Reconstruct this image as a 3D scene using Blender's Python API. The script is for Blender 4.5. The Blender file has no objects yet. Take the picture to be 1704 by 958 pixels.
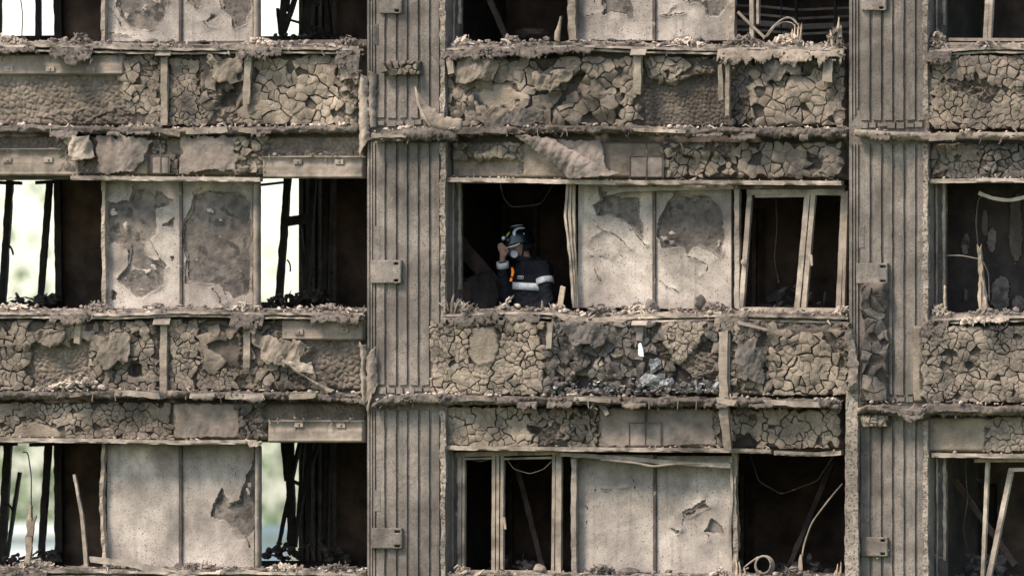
import bpy, bmesh, math, random
import numpy as np
from mathutils import Vector, Matrix
random.seed(7)
rng = np.random.default_rng(11)
scene = bpy.context.scene
col = scene.collection
R = math.radians

# ---------------------------------------------------------------- camera
YAW = R(18.0)          # the camera stands to the right and looks a little to the left along the facade
DIST = 150.0
FPX = 25200.0           # focal length in photo pixels (1704 px wide)
HORIZON = 1050.0        # photo row of eye level
fwd = (-math.sin(YAW), math.cos(YAW)); rgt = (math.cos(YAW), math.sin(YAW))
CAM = (DIST * math.sin(YAW), -DIST * math.cos(YAW), 0.0)
cam_d = bpy.data.cameras.new('camera'); cam = bpy.data.objects.new('camera', cam_d); col.objects.link(cam)
cam.location = CAM; cam.rotation_euler = (R(90), 0, YAW)
cam_d.sensor_width = 36; cam_d.lens = 36 * FPX / 1704; cam_d.shift_y = -(479 - HORIZON) / 1704
cam_d.clip_end = 6000; cam_d.clip_start = 1
cam_d.dof.use_dof = True; cam_d.dof.focus_distance = 150.0; cam_d.dof.aperture_fstop = 2.8
scene.camera = cam
# ---------------------------------------------------------------- world, sun, exposure
SUN_EL, SUN_AZ = R(52), R(-35)     # sun to the upper left, in front of the facade, behind thin cloud
world = bpy.data.worlds.new('World'); scene.world = world; world.use_nodes = True
wn = world.node_tree.nodes; wl = world.node_tree.links
bg = wn['Background']; sky = wn.new('ShaderNodeTexSky'); sky.sky_type = 'NISHITA'; sky.sun_disc = False
sun_dir = Vector((math.sin(SUN_AZ) * math.cos(SUN_EL), -math.cos(SUN_AZ) * math.cos(SUN_EL), math.sin(SUN_EL)))
sky.sun_elevation = SUN_EL; sky.sun_rotation = math.atan2(sun_dir.x, sun_dir.y)
sky.air_density = 1.0; sky.dust_density = 1.3; sky.ozone_density = 0.0
wl.new(sky.outputs[0], bg.inputs[0]); bg.inputs[1].default_value = 0.15
sun_d = bpy.data.lights.new('sun', 'SUN'); sun = bpy.data.objects.new('sun', sun_d); col.objects.link(sun)
sun_d.energy = 2.4; sun_d.angle = R(14); sun_d.color = (1.0, 0.89, 0.75)
sun.rotation_euler = (-sun_dir).to_track_quat('-Z', 'Y').to_euler()
scene.view_settings.view_transform = 'Standard'; scene.view_settings.look = 'None'
scene.view_settings.exposure = 1.08; scene.view_settings.gamma = 1.0
scene.cycles.max_bounces = 6

# ---------------------------------------------------------------- pixel -> place
def W(px, py, plane=0.0):
    """X and Z of the point on the upright plane y=plane that the photo shows at (px, py)."""
    px = np.asarray(px, float); py = np.asarray(py, float)
    a = (px - 852.0) / FPX; b = -(py - HORIZON) / FPX
    dx = fwd[0] + rgt[0] * a; dy = fwd[1] + rgt[1] * a
    t = (plane - CAM[1]) / dy
    return CAM[0] + dx * t, b * t
def w3(px, py, plane=0.0):
    x, z = W(px, py, plane); return (float(x), float(plane), float(z))
K = 0.00595   # metres per photo pixel on the facade

# ---------------------------------------------------------------- noise
def _hash(ix, iy, s):
    h = (ix.astype(np.int64) * 374761393 + iy.astype(np.int64) * 668265263 + int(s) * 1442695041) & 0xffffffff
    h = ((h ^ (h >> 13)) * 1274126177) & 0xffffffff
    h = ((h ^ (h >> 15)) * 2246822519) & 0xffffffff
    return ((h ^ (h >> 16)) & 0xffffff) / float(0x1000000)
def vn(x, y, s=0):
    x = np.asarray(x, float); y = np.asarray(y, float)
    ix = np.floor(x); iy = np.floor(y); fx = x - ix; fy = y - iy
    fx = fx * fx * (3 - 2 * fx); fy = fy * fy * (3 - 2 * fy)
    a = _hash(ix, iy, s); b = _hash(ix + 1, iy, s); c = _hash(ix, iy + 1, s); d = _hash(ix + 1, iy + 1, s)
    return (a + (b - a) * fx + (c - a) * fy + (a - b - c + d) * fx * fy) * 2 - 1
def fbm(x, y, s=0, o=4):
    t = 0; a = 0.55; f = 1.0
    for k in range(o):
        t = t + a * vn(np.asarray(x) * f + k * 17.3, np.asarray(y) * f - k * 9.1, s + k); a *= 0.5; f *= 2.03
    return t
def worley(x, y, s=0, j=0.95):
    x = np.asarray(x, float); y = np.asarray(y, float)
    ix = np.floor(x); iy = np.floor(y); f1 = np.full(x.shape, 9.0); f2 = np.full(x.shape, 9.0); idv = np.zeros(x.shape)
    for di in (-1, 0, 1):
        for dj in (-1, 0, 1):
            cx = ix + di; cy = iy + dj
            ox = cx + 0.5 + j * (_hash(cx, cy, s) - 0.5); oy = cy + 0.5 + j * (_hash(cx, cy, s + 77) - 0.5)
            d = np.hypot(x - ox, y - oy); n = d < f1
            f2 = np.where(n, f1, np.minimum(f2, d)); idv = np.where(n, _hash(cx, cy, s + 5), idv); f1 = np.where(n, d, f1)
    return f1, f2, idv
def sdpoly(U, V, poly):
    U = np.asarray(U, float); V = np.asarray(V, float)
    d = np.full(U.shape, 1e18); ins = np.zeros(U.shape, bool); n = len(poly)
    for i in range(n):
        ax, ay = poly[i]; bx, by = poly[(i + 1) % n]
        ex, ey = bx - ax, by - ay; wx = U - ax; wy = V - ay
        t = np.clip((wx * ex + wy * ey) / (ex * ex + ey * ey + 1e-9), 0, 1)
        d = np.minimum(d, (wx - ex * t) ** 2 + (wy - ey * t) ** 2)
        c = ((ay > V) != (by > V)) & (U < (bx - ax) * (V - ay) / ((by - ay) if by != ay else 1e-9) + ax)
        ins ^= c
    d = np.sqrt(d); return np.where(ins, -d, d)
def rect(x0, y0, x1, y1): return [(x0, y0), (x1, y0), (x1, y1), (x0, y1)]
def sstep(x, a, b):
    t = np.clip((x - a) / (b - a), 0, 1); return t * t * (3 - 2 * t)

# ---------------------------------------------------------------- objects
ORG = {}
def tag(o, label=None, cat=None, group=None, kind=None):
    if label: o['label'] = label
    if cat: o['category'] = cat
    if group: o['group'] = group
    if kind: o['kind'] = kind
    return o
def thing(name, label, cat, loc, group=None):
    o = bpy.data.objects.new(name, None); col.objects.link(o); o.empty_display_size = 0.1
    o.location = loc; ORG[o.name] = np.array(loc, float); return tag(o, label, cat, group)
def mk(name, V, F, mat, parent=None, smooth=True, tone=None, kind=None):
    V = np.asarray(V, float).reshape(-1, 3)
    if parent is not None: org = ORG[parent.name]
    else: org = np.array([(V[:, 0].min() + V[:, 0].max()) / 2, (V[:, 1].min() + V[:, 1].max()) / 2, V[:, 2].min()])
    me = bpy.data.meshes.new(name)
    L = V - org
    if isinstance(F, np.ndarray):
        nf, k = F.shape
        me.vertices.add(len(L)); me.vertices.foreach_set('co', L.astype(np.float32).ravel())
        me.loops.add(nf * k); me.loops.foreach_set('vertex_index', F.astype(np.int32).ravel())
        me.polygons.add(nf); me.polygons.foreach_set('loop_start', np.arange(0, nf * k, k, dtype=np.int32))
        me.update(calc_edges=True)
    else:
        me.from_pydata(L.tolist(), [], [tuple(int(i) for i in f) for f in F]); me.update()
    n = len(me.polygons)
    if isinstance(smooth, bool): me.polygons.foreach_set('use_smooth', np.full(n, smooth))
    else: me.polygons.foreach_set('use_smooth', np.asarray(smooth, bool))
    if tone is not None:
        a = me.attributes.new('tone', 'FLOAT', 'POINT'); a.data.foreach_set('value', np.asarray(tone, np.float32).ravel())
    me.materials.append(mat)
    o = bpy.data.objects.new(name, me); col.objects.link(o)
    if parent is not None: o.parent = parent; ORG[o.name] = org
    else: o.location = org; ORG[o.name] = org
    if kind: o['kind'] = kind
    return o
class MB:
    def __init__(s): s.V = []; s.F = []; s.S = []; s.n = 0
    def add(s, V, F, smooth=True):
        s.V.append(np.asarray(V, float).reshape(-1, 3)); s.F += [tuple(i + s.n for i in f) for f in F]; s.S += [smooth] * len(F); s.n += len(s.V[-1])
    def box(s, x0, x1, y0, y1, z0, z1):
        v = [(x, y, z) for x in (x0, x1) for y in (y0, y1) for z in (z0, z1)]
        s.add(v, [(0, 1, 3, 2), (4, 6, 7, 5), (0, 4, 5, 1), (2, 3, 7, 6), (0, 2, 6, 4), (1, 5, 7, 3)], False)
    def build(s, name, mat, parent=None, kind=None):
        return mk(name, np.vstack(s.V), s.F, mat, parent, s.S, kind=kind)
def bbox(x0, x1, y0, y1, z0, z1):
    m = MB(); m.box(x0, x1, y0, y1, z0, z1); return m
def pbox(px0, py0, px1, py1, d0, d1):
    """box whose front face (at depth d0) shows at the photo rectangle"""
    xa, za = W(px0, (py0 + py1) / 2, d0)[0], W((px0 + px1) / 2, py0, d0)[1]
    xb, zb = W(px1, (py0 + py1) / 2, d0)[0], W((px0 + px1) / 2, py1, d0)[1]
    return bbox(float(xa), float(xb), d0, d1, float(zb), float(za))

# ---------------------------------------------------------------- materials
MATS = {}
NOASH = ('skin', 'dark_jacket', 'reflective', 'helmet', 'lime', 'orange', 'grey_mask', 'filter', 'park', 'leaves', 'bark', 'white', 'slate', 'house', 'crumpled_foil')
def mat(name, c1, c2, scale=6.0, rough=0.9, bump=0.5, bscale=60.0, rnd=0.0, speck=None, stain=None, tone=None, metal=0.0, dist=0.012, detail=5.0, spec=0.25, streak=None):
    wm = lambda c: (c[0] * 1.06, c[1] * .965, c[2] * .935)      # everything here wears tan ash
    if not name.startswith(NOASH):
        c1, c2 = wm(c1), wm(c2); speck = (wm(speck[0]), *speck[1:]) if speck else None; stain = (wm(stain[0]), *stain[1:]) if stain else None; tone = tuple(wm(c) for c in tone) if tone else None
    m = bpy.data.materials.new(name); m.use_nodes = True; nt = m.node_tree; N = nt.nodes; Lk = nt.links
    b = N['Principled BSDF']; b.inputs['Roughness'].default_value = rough; b.inputs['Metallic'].default_value = metal
    b.inputs['Specular IOR Level'].default_value = spec
    geo = N.new('ShaderNodeNewGeometry'); P = geo.outputs['Position']
    def noise(sc, det=detail, ro=0.6, dis=0.0):
        n = N.new('ShaderNodeTexNoise'); n.inputs['Scale'].default_value = sc; n.inputs['Detail'].default_value = det
        n.inputs['Roughness'].default_value = ro; n.inputs['Distortion'].default_value = dis; Lk.new(P, n.inputs['Vector']); return n.outputs['Fac']
    def ramp(v, a, c):
        r = N.new('ShaderNodeMapRange'); r.inputs[1].default_value = a; r.inputs[2].default_value = c; Lk.new(v, r.inputs[0]); return r.outputs[0]
    def mix(f, a, c, mode='MIX'):
        x = N.new('ShaderNodeMix'); x.data_type = 'RGBA'; x.blend_type = mode
        for s_, v in ((0, f), (6, a), (7, c)):
            if isinstance(v, (int, float)): x.inputs[s_].default_value = v
            elif isinstance(v, tuple): x.inputs[s_].default_value = (*v, 1)
            else: Lk.new(v, x.inputs[s_])
        return x.outputs[2]
    cl = mix(ramp(noise(scale), 0.36, 0.64), c1, c2)
    if stain:
        cs, sc, lo, hi = stain; cl = mix(ramp(noise(sc, 4, 0.55, 0.4), lo, hi), cl, cs)
    if streak:   # dirt runs down the face
        cs, lo, hi = streak; mp = N.new('ShaderNodeMapping'); mp.inputs['Scale'].default_value = (14, 14, .7); Lk.new(P, mp.inputs['Vector'])
        sn = N.new('ShaderNodeTexNoise'); sn.inputs['Scale'].default_value = 1.0; sn.inputs['Detail'].default_value = 5; sn.inputs['Roughness'].default_value = .65; Lk.new(mp.outputs[0], sn.inputs['Vector'])
        cl = mix(ramp(sn.outputs['Fac'], lo, hi), cl, cs)
    if tone:   # attribute 0 = black-grey for char and crack depth, 0.5 = plain, 1 = pale ash
        at = N.new('ShaderNodeAttribute'); at.attribute_name = 'tone'
        cl = mix(ramp(at.outputs['Fac'], 0.5, 0.0), cl, tone[0]); cl = mix(ramp(at.outputs['Fac'], 0.5, 1.0), cl, tone[1])
    if speck:
        cs, sc, lo, hi = speck; cl = mix(ramp(noise(sc, 2, 0.5), lo, hi), cl, cs)
    # fine grain of soot and ash
    g = ramp(noise(240.0, 2, 0.7), 0.25, 0.75)
    hv = N.new('ShaderNodeMix'); hv.data_type = 'FLOAT'; hv.inputs[2].default_value = 0.78; hv.inputs[3].default_value = 1.2; Lk.new(g, hv.inputs[0])
    val = hv.outputs[0]
    def times(v, f, lo, hi, a_, b_):
        r_ = N.new('ShaderNodeMapRange'); r_.inputs[1].default_value = lo; r_.inputs[2].default_value = hi; r_.inputs[3].default_value = a_; r_.inputs[4].default_value = b_; Lk.new(f, r_.inputs[0])
        mm = N.new('ShaderNodeMath'); mm.operation = 'MULTIPLY'; Lk.new(v, mm.inputs[0]); Lk.new(r_.outputs[0], mm.inputs[1]); return mm.outputs[0]
    if not name.startswith(NOASH):      # soot settled unevenly over the whole front
        val = times(val, noise(0.85, 6, .6, .8), .38, .66, .62, 1.2); val = times(val, noise(4.5, 5, .65, .5), .34, .66, .78, 1.16)
    if rnd:
        oi = N.new('ShaderNodeObjectInfo'); rr = N.new('ShaderNodeMapRange'); rr.inputs[3].default_value = 1 - rnd; rr.inputs[4].default_value = 1 + rnd
        Lk.new(oi.outputs['Random'], rr.inputs[0]); mm = N.new('ShaderNodeMath'); mm.operation = 'MULTIPLY'; Lk.new(val, mm.inputs[0]); Lk.new(rr.outputs[0], mm.inputs[1]); val = mm.outputs[0]
    vm = N.new('ShaderNodeVectorMath'); vm.operation = 'SCALE'; Lk.new(cl, vm.inputs[0]); Lk.new(val, vm.inputs[3])
    Lk.new(vm.outputs[0], b.inputs['Base Color'])
    if bump:
        ad = N.new('ShaderNodeMath'); ad.operation = 'ADD'; Lk.new(noise(bscale, 4, 0.65), ad.inputs[0]); Lk.new(noise(bscale * 0.28, 3, 0.6), ad.inputs[1])
        bp = N.new('ShaderNodeBump'); bp.inputs['Strength'].default_value = bump; bp.inputs['Distance'].default_value = dist
        Lk.new(ad.outputs[0], bp.inputs['Height']); Lk.new(bp.outputs[0], b.inputs['Normal'])
    MATS[name] = m; return m
M_CRUST = mat('ash_crust', (0.275, 0.24, 0.186), (0.19, 0.168, 0.134), 11, rnd=0.06, bump=0.9, stain=((0.085, 0.08, 0.07), 1.9, 0.5, 0.72))
M_CRUSTD = mat('charred_crust', (0.15, 0.138, 0.12), (0.082, 0.078, 0.072), 12, rnd=0.2, bump=0.9, stain=((0.235, 0.205, 0.16), 3.0, 0.55, 0.72))
M_CRUSTP = mat('pale_ash_crust', (0.335, 0.29, 0.22), (0.235, 0.206, 0.162), 10, rnd=0.06, bump=0.9, stain=((0.11, 0.1, 0.085), 2.2, 0.52, 0.74))
M_BACK = mat('burnt_foam', (0.255, 0.222, 0.172), (0.165, 0.147, 0.119), 13, bump=1.0, bscale=80, dist=0.016, tone=((0.03, 0.028, 0.027), (0.40, 0.35, 0.265)))
M_CONC = mat('ribbed_concrete', (0.262, 0.238, 0.202), (0.205, 0.187, 0.16), 5, bump=0.6, bscale=110, speck=((0.12, 0.108, 0.092), 75, 0.56, 0.64), stain=((0.115, 0.106, 0.092), 2.2, 0.47, 0.7), streak=((0.13, 0.12, 0.103), 0.5, 0.72))
M_CONCP = mat('flaking_concrete_edge', (0.36, 0.325, 0.27), (0.24, 0.213, 0.172), 16, bump=0.8, bscale=60, speck=((0.13, 0.115, 0.095), 40, 0.54, 0.6))
M_WALL = mat('sooty_concrete', (0.15, 0.132, 0.108), (0.095, 0.085, 0.074), 4, bump=0.6)
M_SOOT = mat('soot', (0.075, 0.062, 0.054), (0.03, 0.028, 0.029), 2.2, bump=0.4)
M_SOOTW = mat('sooty_brown_plaster', (0.17, 0.124, 0.098), (0.06, 0.05, 0.045), 2.0, bump=0.4)
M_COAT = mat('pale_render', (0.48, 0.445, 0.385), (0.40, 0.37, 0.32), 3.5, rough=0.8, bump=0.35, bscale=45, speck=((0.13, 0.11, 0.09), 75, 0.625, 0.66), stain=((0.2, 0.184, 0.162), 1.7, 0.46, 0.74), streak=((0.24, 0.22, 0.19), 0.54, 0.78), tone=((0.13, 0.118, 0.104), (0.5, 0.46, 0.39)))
M_SUB = mat('grey_board', (0.19, 0.175, 0.152), (0.098, 0.092, 0.084), 10, bump=1.0, bscale=40, stain=((0.25, 0.22, 0.178), 3.2, 0.55, 0.75), speck=((0.075, 0.068, 0.06), 9, 0.58, 0.66))
M_STEEL = mat('dusty_steel_channel', (0.315, 0.275, 0.22), (0.235, 0.205, 0.165), 7.0, rough=0.8, bump=0.35, stain=((0.14, 0.12, 0.098), 3.2, 0.46, 0.7), streak=((0.17, 0.145, 0.115), 0.52, 0.7))
M_SHEET = mat('scorched_sheet', (0.275, 0.238, 0.196), (0.19, 0.166, 0.14), 5, rough=0.85, bump=0.5, bscale=50, stain=((0.12, 0.11, 0.098), 4, 0.48, 0.7))
M_RAIL = mat('dusty_rail', (0.37, 0.335, 0.275), (0.25, 0.222, 0.182), 9, rough=0.8, bump=0.4, stain=((0.12, 0.108, 0.092), 3, 0.5, 0.72))
M_WOOD = mat('splintered_wood', (0.5, 0.42, 0.305), (0.34, 0.29, 0.22), 20, bump=0.5, bscale=70, rnd=0.15)
M_BATTEN = mat('ash_batten', (0.31, 0.272, 0.212), (0.215, 0.19, 0.152), 14, bump=0.6, rnd=0.12)
M_FUZZ = mat('mineral_wool', (0.215, 0.192, 0.16), (0.115, 0.105, 0.092), 22, bump=1.0, bscale=110, dist=0.02, stain=((0.36, 0.3, 0.22), 4, 0.58, 0.72))
M_RUB = mat('sill_rubble', (0.28, 0.248, 0.205), (0.14, 0.127, 0.11), 18, bump=0.8, rnd=0.2, stain=((0.085, 0.08, 0.075), 6, 0.56, 0.66))
M_RUBP = mat('pale_litter', (0.56, 0.5, 0.41), (0.33, 0.295, 0.24), 25, bump=0.5, rnd=0.15)
M_LUMP = mat('char_lump', (0.155, 0.142, 0.124), (0.09, 0.084, 0.078), 15, bump=0.8, rnd=0.35)
M_DARKF = mat('blackened_frame', (0.05, 0.046, 0.043), (0.026, 0.025, 0.025), 9, rough=0.7, bump=0.4)
M_JAMB = mat('sooty_jamb', (0.13, 0.116, 0.1), (0.072, 0.066, 0.06), 7, bump=0.5, stain=((0.34, 0.305, 0.25), 9, 0.63, 0.68))
M_FRAME = mat('dusty_frame', (0.38, 0.335, 0.265), (0.28, 0.245, 0.195), 10, rough=0.75, bump=0.3, stain=((0.17, 0.15, 0.125), 5, 0.5, 0.7))
M_FOIL = mat('crumpled_foil', (0.36, 0.355, 0.35), (0.09, 0.09, 0.09), 16, rough=0.6, bump=0.8, bscale=30, dist=.03)
M_WHITE = mat('white_metal', (0.8, 0.78, 0.72), (0.66, 0.62, 0.55), 15, bump=0.2)

# ---------------------------------------------------------------- generators
def grid_mesh(name, U, V, H, plane, mat_, parent=None, keep=None, tone=None, thick=0.0, kind=None, smooth=True):
    X, Z = W(U, V, plane); Y = plane - H
    ny, nx = U.shape
    idx = np.arange(ny * nx).reshape(ny, nx)
    F = np.stack([idx[:-1, :-1], idx[1:, :-1], idx[1:, 1:], idx[:-1, 1:]], -1)
    F = F[keep] if keep is not None else F.reshape(-1, 4)
    P = np.stack([X, Y, Z], -1).reshape(-1, 3)
    used = np.unique(F); re = np.full(len(P), -1); re[used] = np.arange(len(used)); F = re[F]; P = P[used]
    t = tone.reshape(-1)[used] if tone is not None else None
    o = mk(name, P, F, mat_, parent, smooth, tone=t, kind=kind)
    if thick:
        md = o.modifiers.new('thickness', 'SOLIDIFY'); md.thickness = thick; md.offset = -1
    return o
def ugrid(x0, y0, x1, y1, step):
    nx = max(3, int((x1 - x0) / step) + 1); ny = max(3, int((y1 - y0) / step) + 1)
    return np.meshgrid(np.linspace(x0, x1, nx), np.linspace(y0, y1, ny))
def crumple(u, v, s, sc=20.0):
    a = 1 - np.abs(fbm(u / sc, v / sc, s, 4)) * 2.2
    return a

class Zone:
    def __init__(s, kind, poly, lev=0.0, amp=0.020, size=16, gap=2.2, t=0.03, mat_=None, tone=0.5, soft=4, skip=0.02, dome=0.010, warp=5, tilt=0.006, seed=None):
        s.__dict__.update(locals()); s.seed = seed if seed is not None else int(poly[0][0] * 7 + poly[0][1] * 13)
        s.size = size * (.74 if kind == 'crk' else 1)
        if mat_ is None: s.mat_ = M_CRUST
def Zr(kind, x0, y0, x1, y1, **k): return Zone(kind, rect(x0, y0, x1, y1), **k)

def panel_height(zones, base, seed, u, v, fine=True):
    u = np.asarray(u, float); v = np.asarray(v, float)
    h = base + 0.014 * fbm(u / 70, v / 50, seed, 3)
    if fine:
        w_ = .45 * fbm(u / 9, v / 9, seed + 21, 3); w2 = .45 * fbm(u / 9, v / 9, seed + 25, 3); g1, g2, gi = worley(u / 13 + w_, v / 12 + w2, seed + 22); h1, h2, hi = worley(u / 6 + w2, v / 6 + w_, seed + 23)
        crumb = 0.016 * (gi - .5) - 0.022 * np.clip(1 - (g2 - g1) * 5, 0, 1) + 0.007 * (hi - .5) - 0.006 * np.clip(1 - (h2 - h1) * 4, 0, 1)
        h = h + crumb + 0.008 * fbm(u / 7, v / 7, seed + 3, 3)
    tone = np.full(u.shape, 0.42)
    for z in zones:
        uw = u + z.warp * fbm(u / 13, v / 13, z.seed, 3); vw = v + z.warp * fbm(u / 13, v / 13, z.seed + 9, 3)
        d = sdpoly(uw, vw, z.poly); m = np.clip(0.5 - d / z.soft, 0, 1)
        if not np.any(m > 0): continue
        s = z.seed
        if getattr(z, 'over', False): continue
        if z.kind == 'peb':
            q = z.size; f1, f2, _ = worley(u / q + 0.22 * vn(u / q, v / q, s + 3), v / q + 0.22 * vn(u / q, v / q, s + 4), s)
            hz = z.lev + 0.006 * fbm(u / 40, v / 30, s, 2) + 2.4 * z.amp * (np.clip((f2 - f1) * 1.8, 0, 1) ** 0.6 - 0.6) * (1 if fine else 0)
        elif z.kind == 'lump':
            q = z.size * (1 + 0.25 * fbm(u / 50, v / 50, s + 2, 2)); ww = .6 * fbm(u / 12, v / 12, s + 31, 3); w3_ = .6 * fbm(u / 12, v / 12, s + 33, 3); f1, f2, i_ = worley(u / q + ww, v / (q * 0.8) + w3_, s)
            hz = z.lev + z.amp * (0.9 * fbm(u / 38, v / 30, s, 3) + 0.85 * (i_ - 0.5) * np.clip((f2 - f1) * 5, 0, 1) + 0.35 * np.clip((f2 - f1) * 3, 0, 1))
            if fine: hz = hz + 1.1 * crumb + 0.32 * z.amp * fbm(u / 8, v / 7, s + 6, 3) - 0.3 * z.amp * np.clip(1 - np.abs(fbm(u / 15, v / 13, s + 8, 3)) * 14, 0, 1)
        elif z.kind == 'crk':
            hz = z.lev + z.amp * (1.9 * fbm(u / 55, v / 40, s, 2) + 1.0 * fbm(u / 24, v / 20, s + 1, 2)) - (.012 if fine else 0)
        elif z.kind == 'hole':
            hz = z.lev + (0.012 * fbm(u / 12, v / 12, s, 4) if fine else 0)
        else:   # flat plate, perhaps with wrinkles and long cracks
            hz = z.lev + z.amp * (0.5 * fbm(u / 60, v / 45, s, 2) + (0.25 * np.abs(fbm(u / 18, v / 18, s + 3, 3)) if fine else 0))
        h = h * (1 - m) + hz * m
        tone = tone * (1 - m) + ((z.tone if z.kind != 'crk' else .2) + 0.12 * fbm(u / 18, v / 18, s + 4, 3)) * m  # crack depth put into the colour: backing toned dark under cracked zones
    return h, tone

def clip_half(poly, px, py, nx, ny):
    out = []
    n = len(poly)
    for i in range(n):
        a = poly[i]; b = poly[(i + 1) % n]
        da = (a[0] - px) * nx + (a[1] - py) * ny; db = (b[0] - px) * nx + (b[1] - py) * ny
        if da <= 0: out.append(a)
        if (da < 0 < db) or (db < 0 < da):
            t = da / (da - db); out.append((a[0] + (b[0] - a[0]) * t, a[1] + (b[1] - a[1]) * t))
    return out
def voronoi_cells(z, bounds):
    xs = [p[0] for p in z.poly]; ys = [p[1] for p in z.poly]; s = z.size; r = random.Random(z.seed)
    x0, x1, y0, y1 = min(xs) - 2 * s, max(xs) + 2 * s, min(ys) - 2 * s, max(ys) + 2 * s
    seeds = []; row = 0; y = y0
    while y < y1:
        x = x0 + (s / 2 if row % 2 else 0)
        while x < x1:
            if r.random() > 0.10: seeds.append((x + r.uniform(-.5, .5) * s, y + r.uniform(-.5, .5) * s))
            if r.random() < 0.38 * (1 + float(vn(x / 60, y / 60, z.seed + 2))): seeds.append((x + r.uniform(-.5, .5) * s, y + r.uniform(-.5, .5) * s))
            x += s
        y += s * 0.88; row += 1
    S = np.array(seeds); inside = sdpoly(S[:, 0] + z.warp * fbm(S[:, 0] / 13, S[:, 1] / 13, z.seed, 3), S[:, 1], z.poly) < 0
    q_ = 3.0 * s; cid = worley(S[:, 0] / q_ + .4 * vn(S[:, 0] / s, S[:, 1] / s, z.seed + 3), S[:, 1] / q_, z.seed + 51)[2]
    cells = []
    for i in np.nonzero(inside)[0]:
        c = S[i]; dd = S - c; d2 = (dd ** 2).sum(1); nb = np.nonzero((d2 < (3.2 * s) ** 2) & (d2 > 0.02 * s * s))[0]
        if d2[d2 > 0].min() < 0.02 * s * s and r.random() < 0.5: continue
        poly = [(c[0] - 1.25 * s, c[1] - 1.25 * s), (c[0] + 1.25 * s, c[1] - 1.25 * s), (c[0] + 1.25 * s, c[1] + 1.25 * s), (c[0] - 1.25 * s, c[1] + 1.25 * s)]
        nb = nb[np.argsort(d2[nb])][:14]; MX = (S[nb] + c) / 2; vg = vn(MX[:, 0] / (2.1 * s), MX[:, 1] / (2.1 * s), z.seed + 21)
        for j, (mx, my), vg_ in zip(nb, MX, vg):
            l = math.sqrt(d2[j]); nx, ny = dd[j] / l
            g = z.gap * (((-.35 if math.fmod(cid[i] * 53, 1) < .28 else .13) if cid[i] == cid[j] else 0.66) + 0.3 * max(0.0, vg_) * (cid[i] != cid[j] or math.fmod(cid[i] * 53, 1) >= .28))
            poly = clip_half(poly, mx - nx * g / 2, my - ny * g / 2, nx, ny)
            if len(poly) < 3: break
        if len(poly) < 3: continue
        # keep within the panel
        bx0, by0, bx1, by1 = bounds
        for (qx, qy, nx, ny) in ((bx0, 0, -1, 0), (bx1, 0, 1, 0), (0, by0, 0, -1), (0, by1, 0, 1)):
            poly = clip_half(poly, qx, qy, nx, ny)
            if len(poly) < 3: break
        if len(poly) < 3: continue
        P = np.array(poly); a = 0.5 * abs(np.sum(P[:, 0] * np.roll(P[:, 1], -1) - P[:, 1] * np.roll(P[:, 0], -1)))
        if a < 0.12 * s * s: continue
        cells.append((P, cid[i]))
    return cells, r
def chunk_mesh(P, z, r, hfun, plane, ci=.5):
    pts = []
    n = len(P)
    for i in range(n):
        a = P[i]; b = P[(i + 1) % n]; l = np.hypot(*(b - a))
        if l < 0.12 * z.size and n > 4: 
            if r.random() < 0.7: continue
        pts.append(a)
        if l > 0.38 * z.size: pts.append(a * 0.5 + b * 0.5)
        if l > 0.85 * z.size: pts[-1] = a * 0.67 + b * 0.33; pts.append(a * 0.33 + b * 0.67)
    Q = np.array(pts); n = len(Q)
    if n < 4: return None
    q = 0.42 * z.size
    Q = Q + np.stack([vn(Q[:, 0] / q, Q[:, 1] / q, z.seed + 41), vn(Q[:, 0] / q, Q[:, 1] / q, z.seed + 42)], -1) * 0.17 * z.size
    c = Q.mean(0); area = 0.5 * abs(np.sum(Q[:, 0] * np.roll(Q[:, 1], -1) - Q[:, 1] * np.roll(Q[:, 0], -1)))
    h0 = float(hfun(np.array([c[0]]), np.array([c[1]]))[0])
    hq = hfun(Q[:, 0], Q[:, 1]); hq = 0.8 * hq + 0.2 * h0
    t = z.t * .82 * (0.95 + 0.14 * r.random()) + .014 * (ci - .5); tx, ty = r.gauss(0, z.tilt * .35) + z.tilt * .9 * (math.fmod(ci * 37, 1) - .5), r.gauss(0, z.tilt * .35) + z.tilt * .9 * (math.fmod(ci * 91, 1) - .5)
    til = ((Q - c) / z.size) @ np.array([tx, ty])
    inn = 1 - min(0.18, 0.8 / max(2.0, math.sqrt(area / math.pi))) * r.uniform(0.75, 1.25)
    QC = c + (Q - c) * inn + np.array([[r.gauss(0, .02), r.gauss(0, .02)] for _ in range(n)]) * z.size
    rg = np.array([r.gauss(0, 0.0028) for _ in range(n)])
    dA = np.minimum(hq, h0) - 0.04; dB = hq + t * 0.93 + til + rg; dC = hq + t + til + np.array([r.gauss(0, 0.0022) for _ in range(n)])
    cc = c + np.array([r.uniform(-.15, .15), r.uniform(-.15, .15)]) * z.size
    U = np.concatenate([Q[:, 0], Q[:, 0], QC[:, 0], [cc[0]]]); Vv = np.concatenate([Q[:, 1], Q[:, 1], QC[:, 1], [cc[1]]])
    D = np.concatenate([dA, dB, dC, [h0 + t + z.dome * .6 * r.uniform(-.5, 1.2)]])
    X, Z_ = W(U, Vv, plane); V = np.stack([X, plane - D, Z_], -1)
    F = []; S = []
    for i in range(n):
        j = (i + 1) % n
        F += [(i, j, n + j, n + i), (n + i, n + j, 2 * n + j, 2 * n + i), (2 * n + i, 2 * n + j, 3 * n)]; S += [False, False, True]
    # orient outward
    Pn = np.cross(V[F[2][1]] - V[F[2][0]], V[F[2][2]] - V[F[2][0]])
    if Pn[1] > 0: F = [tuple(reversed(f)) for f in F]
    return V, F, S, area
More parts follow.
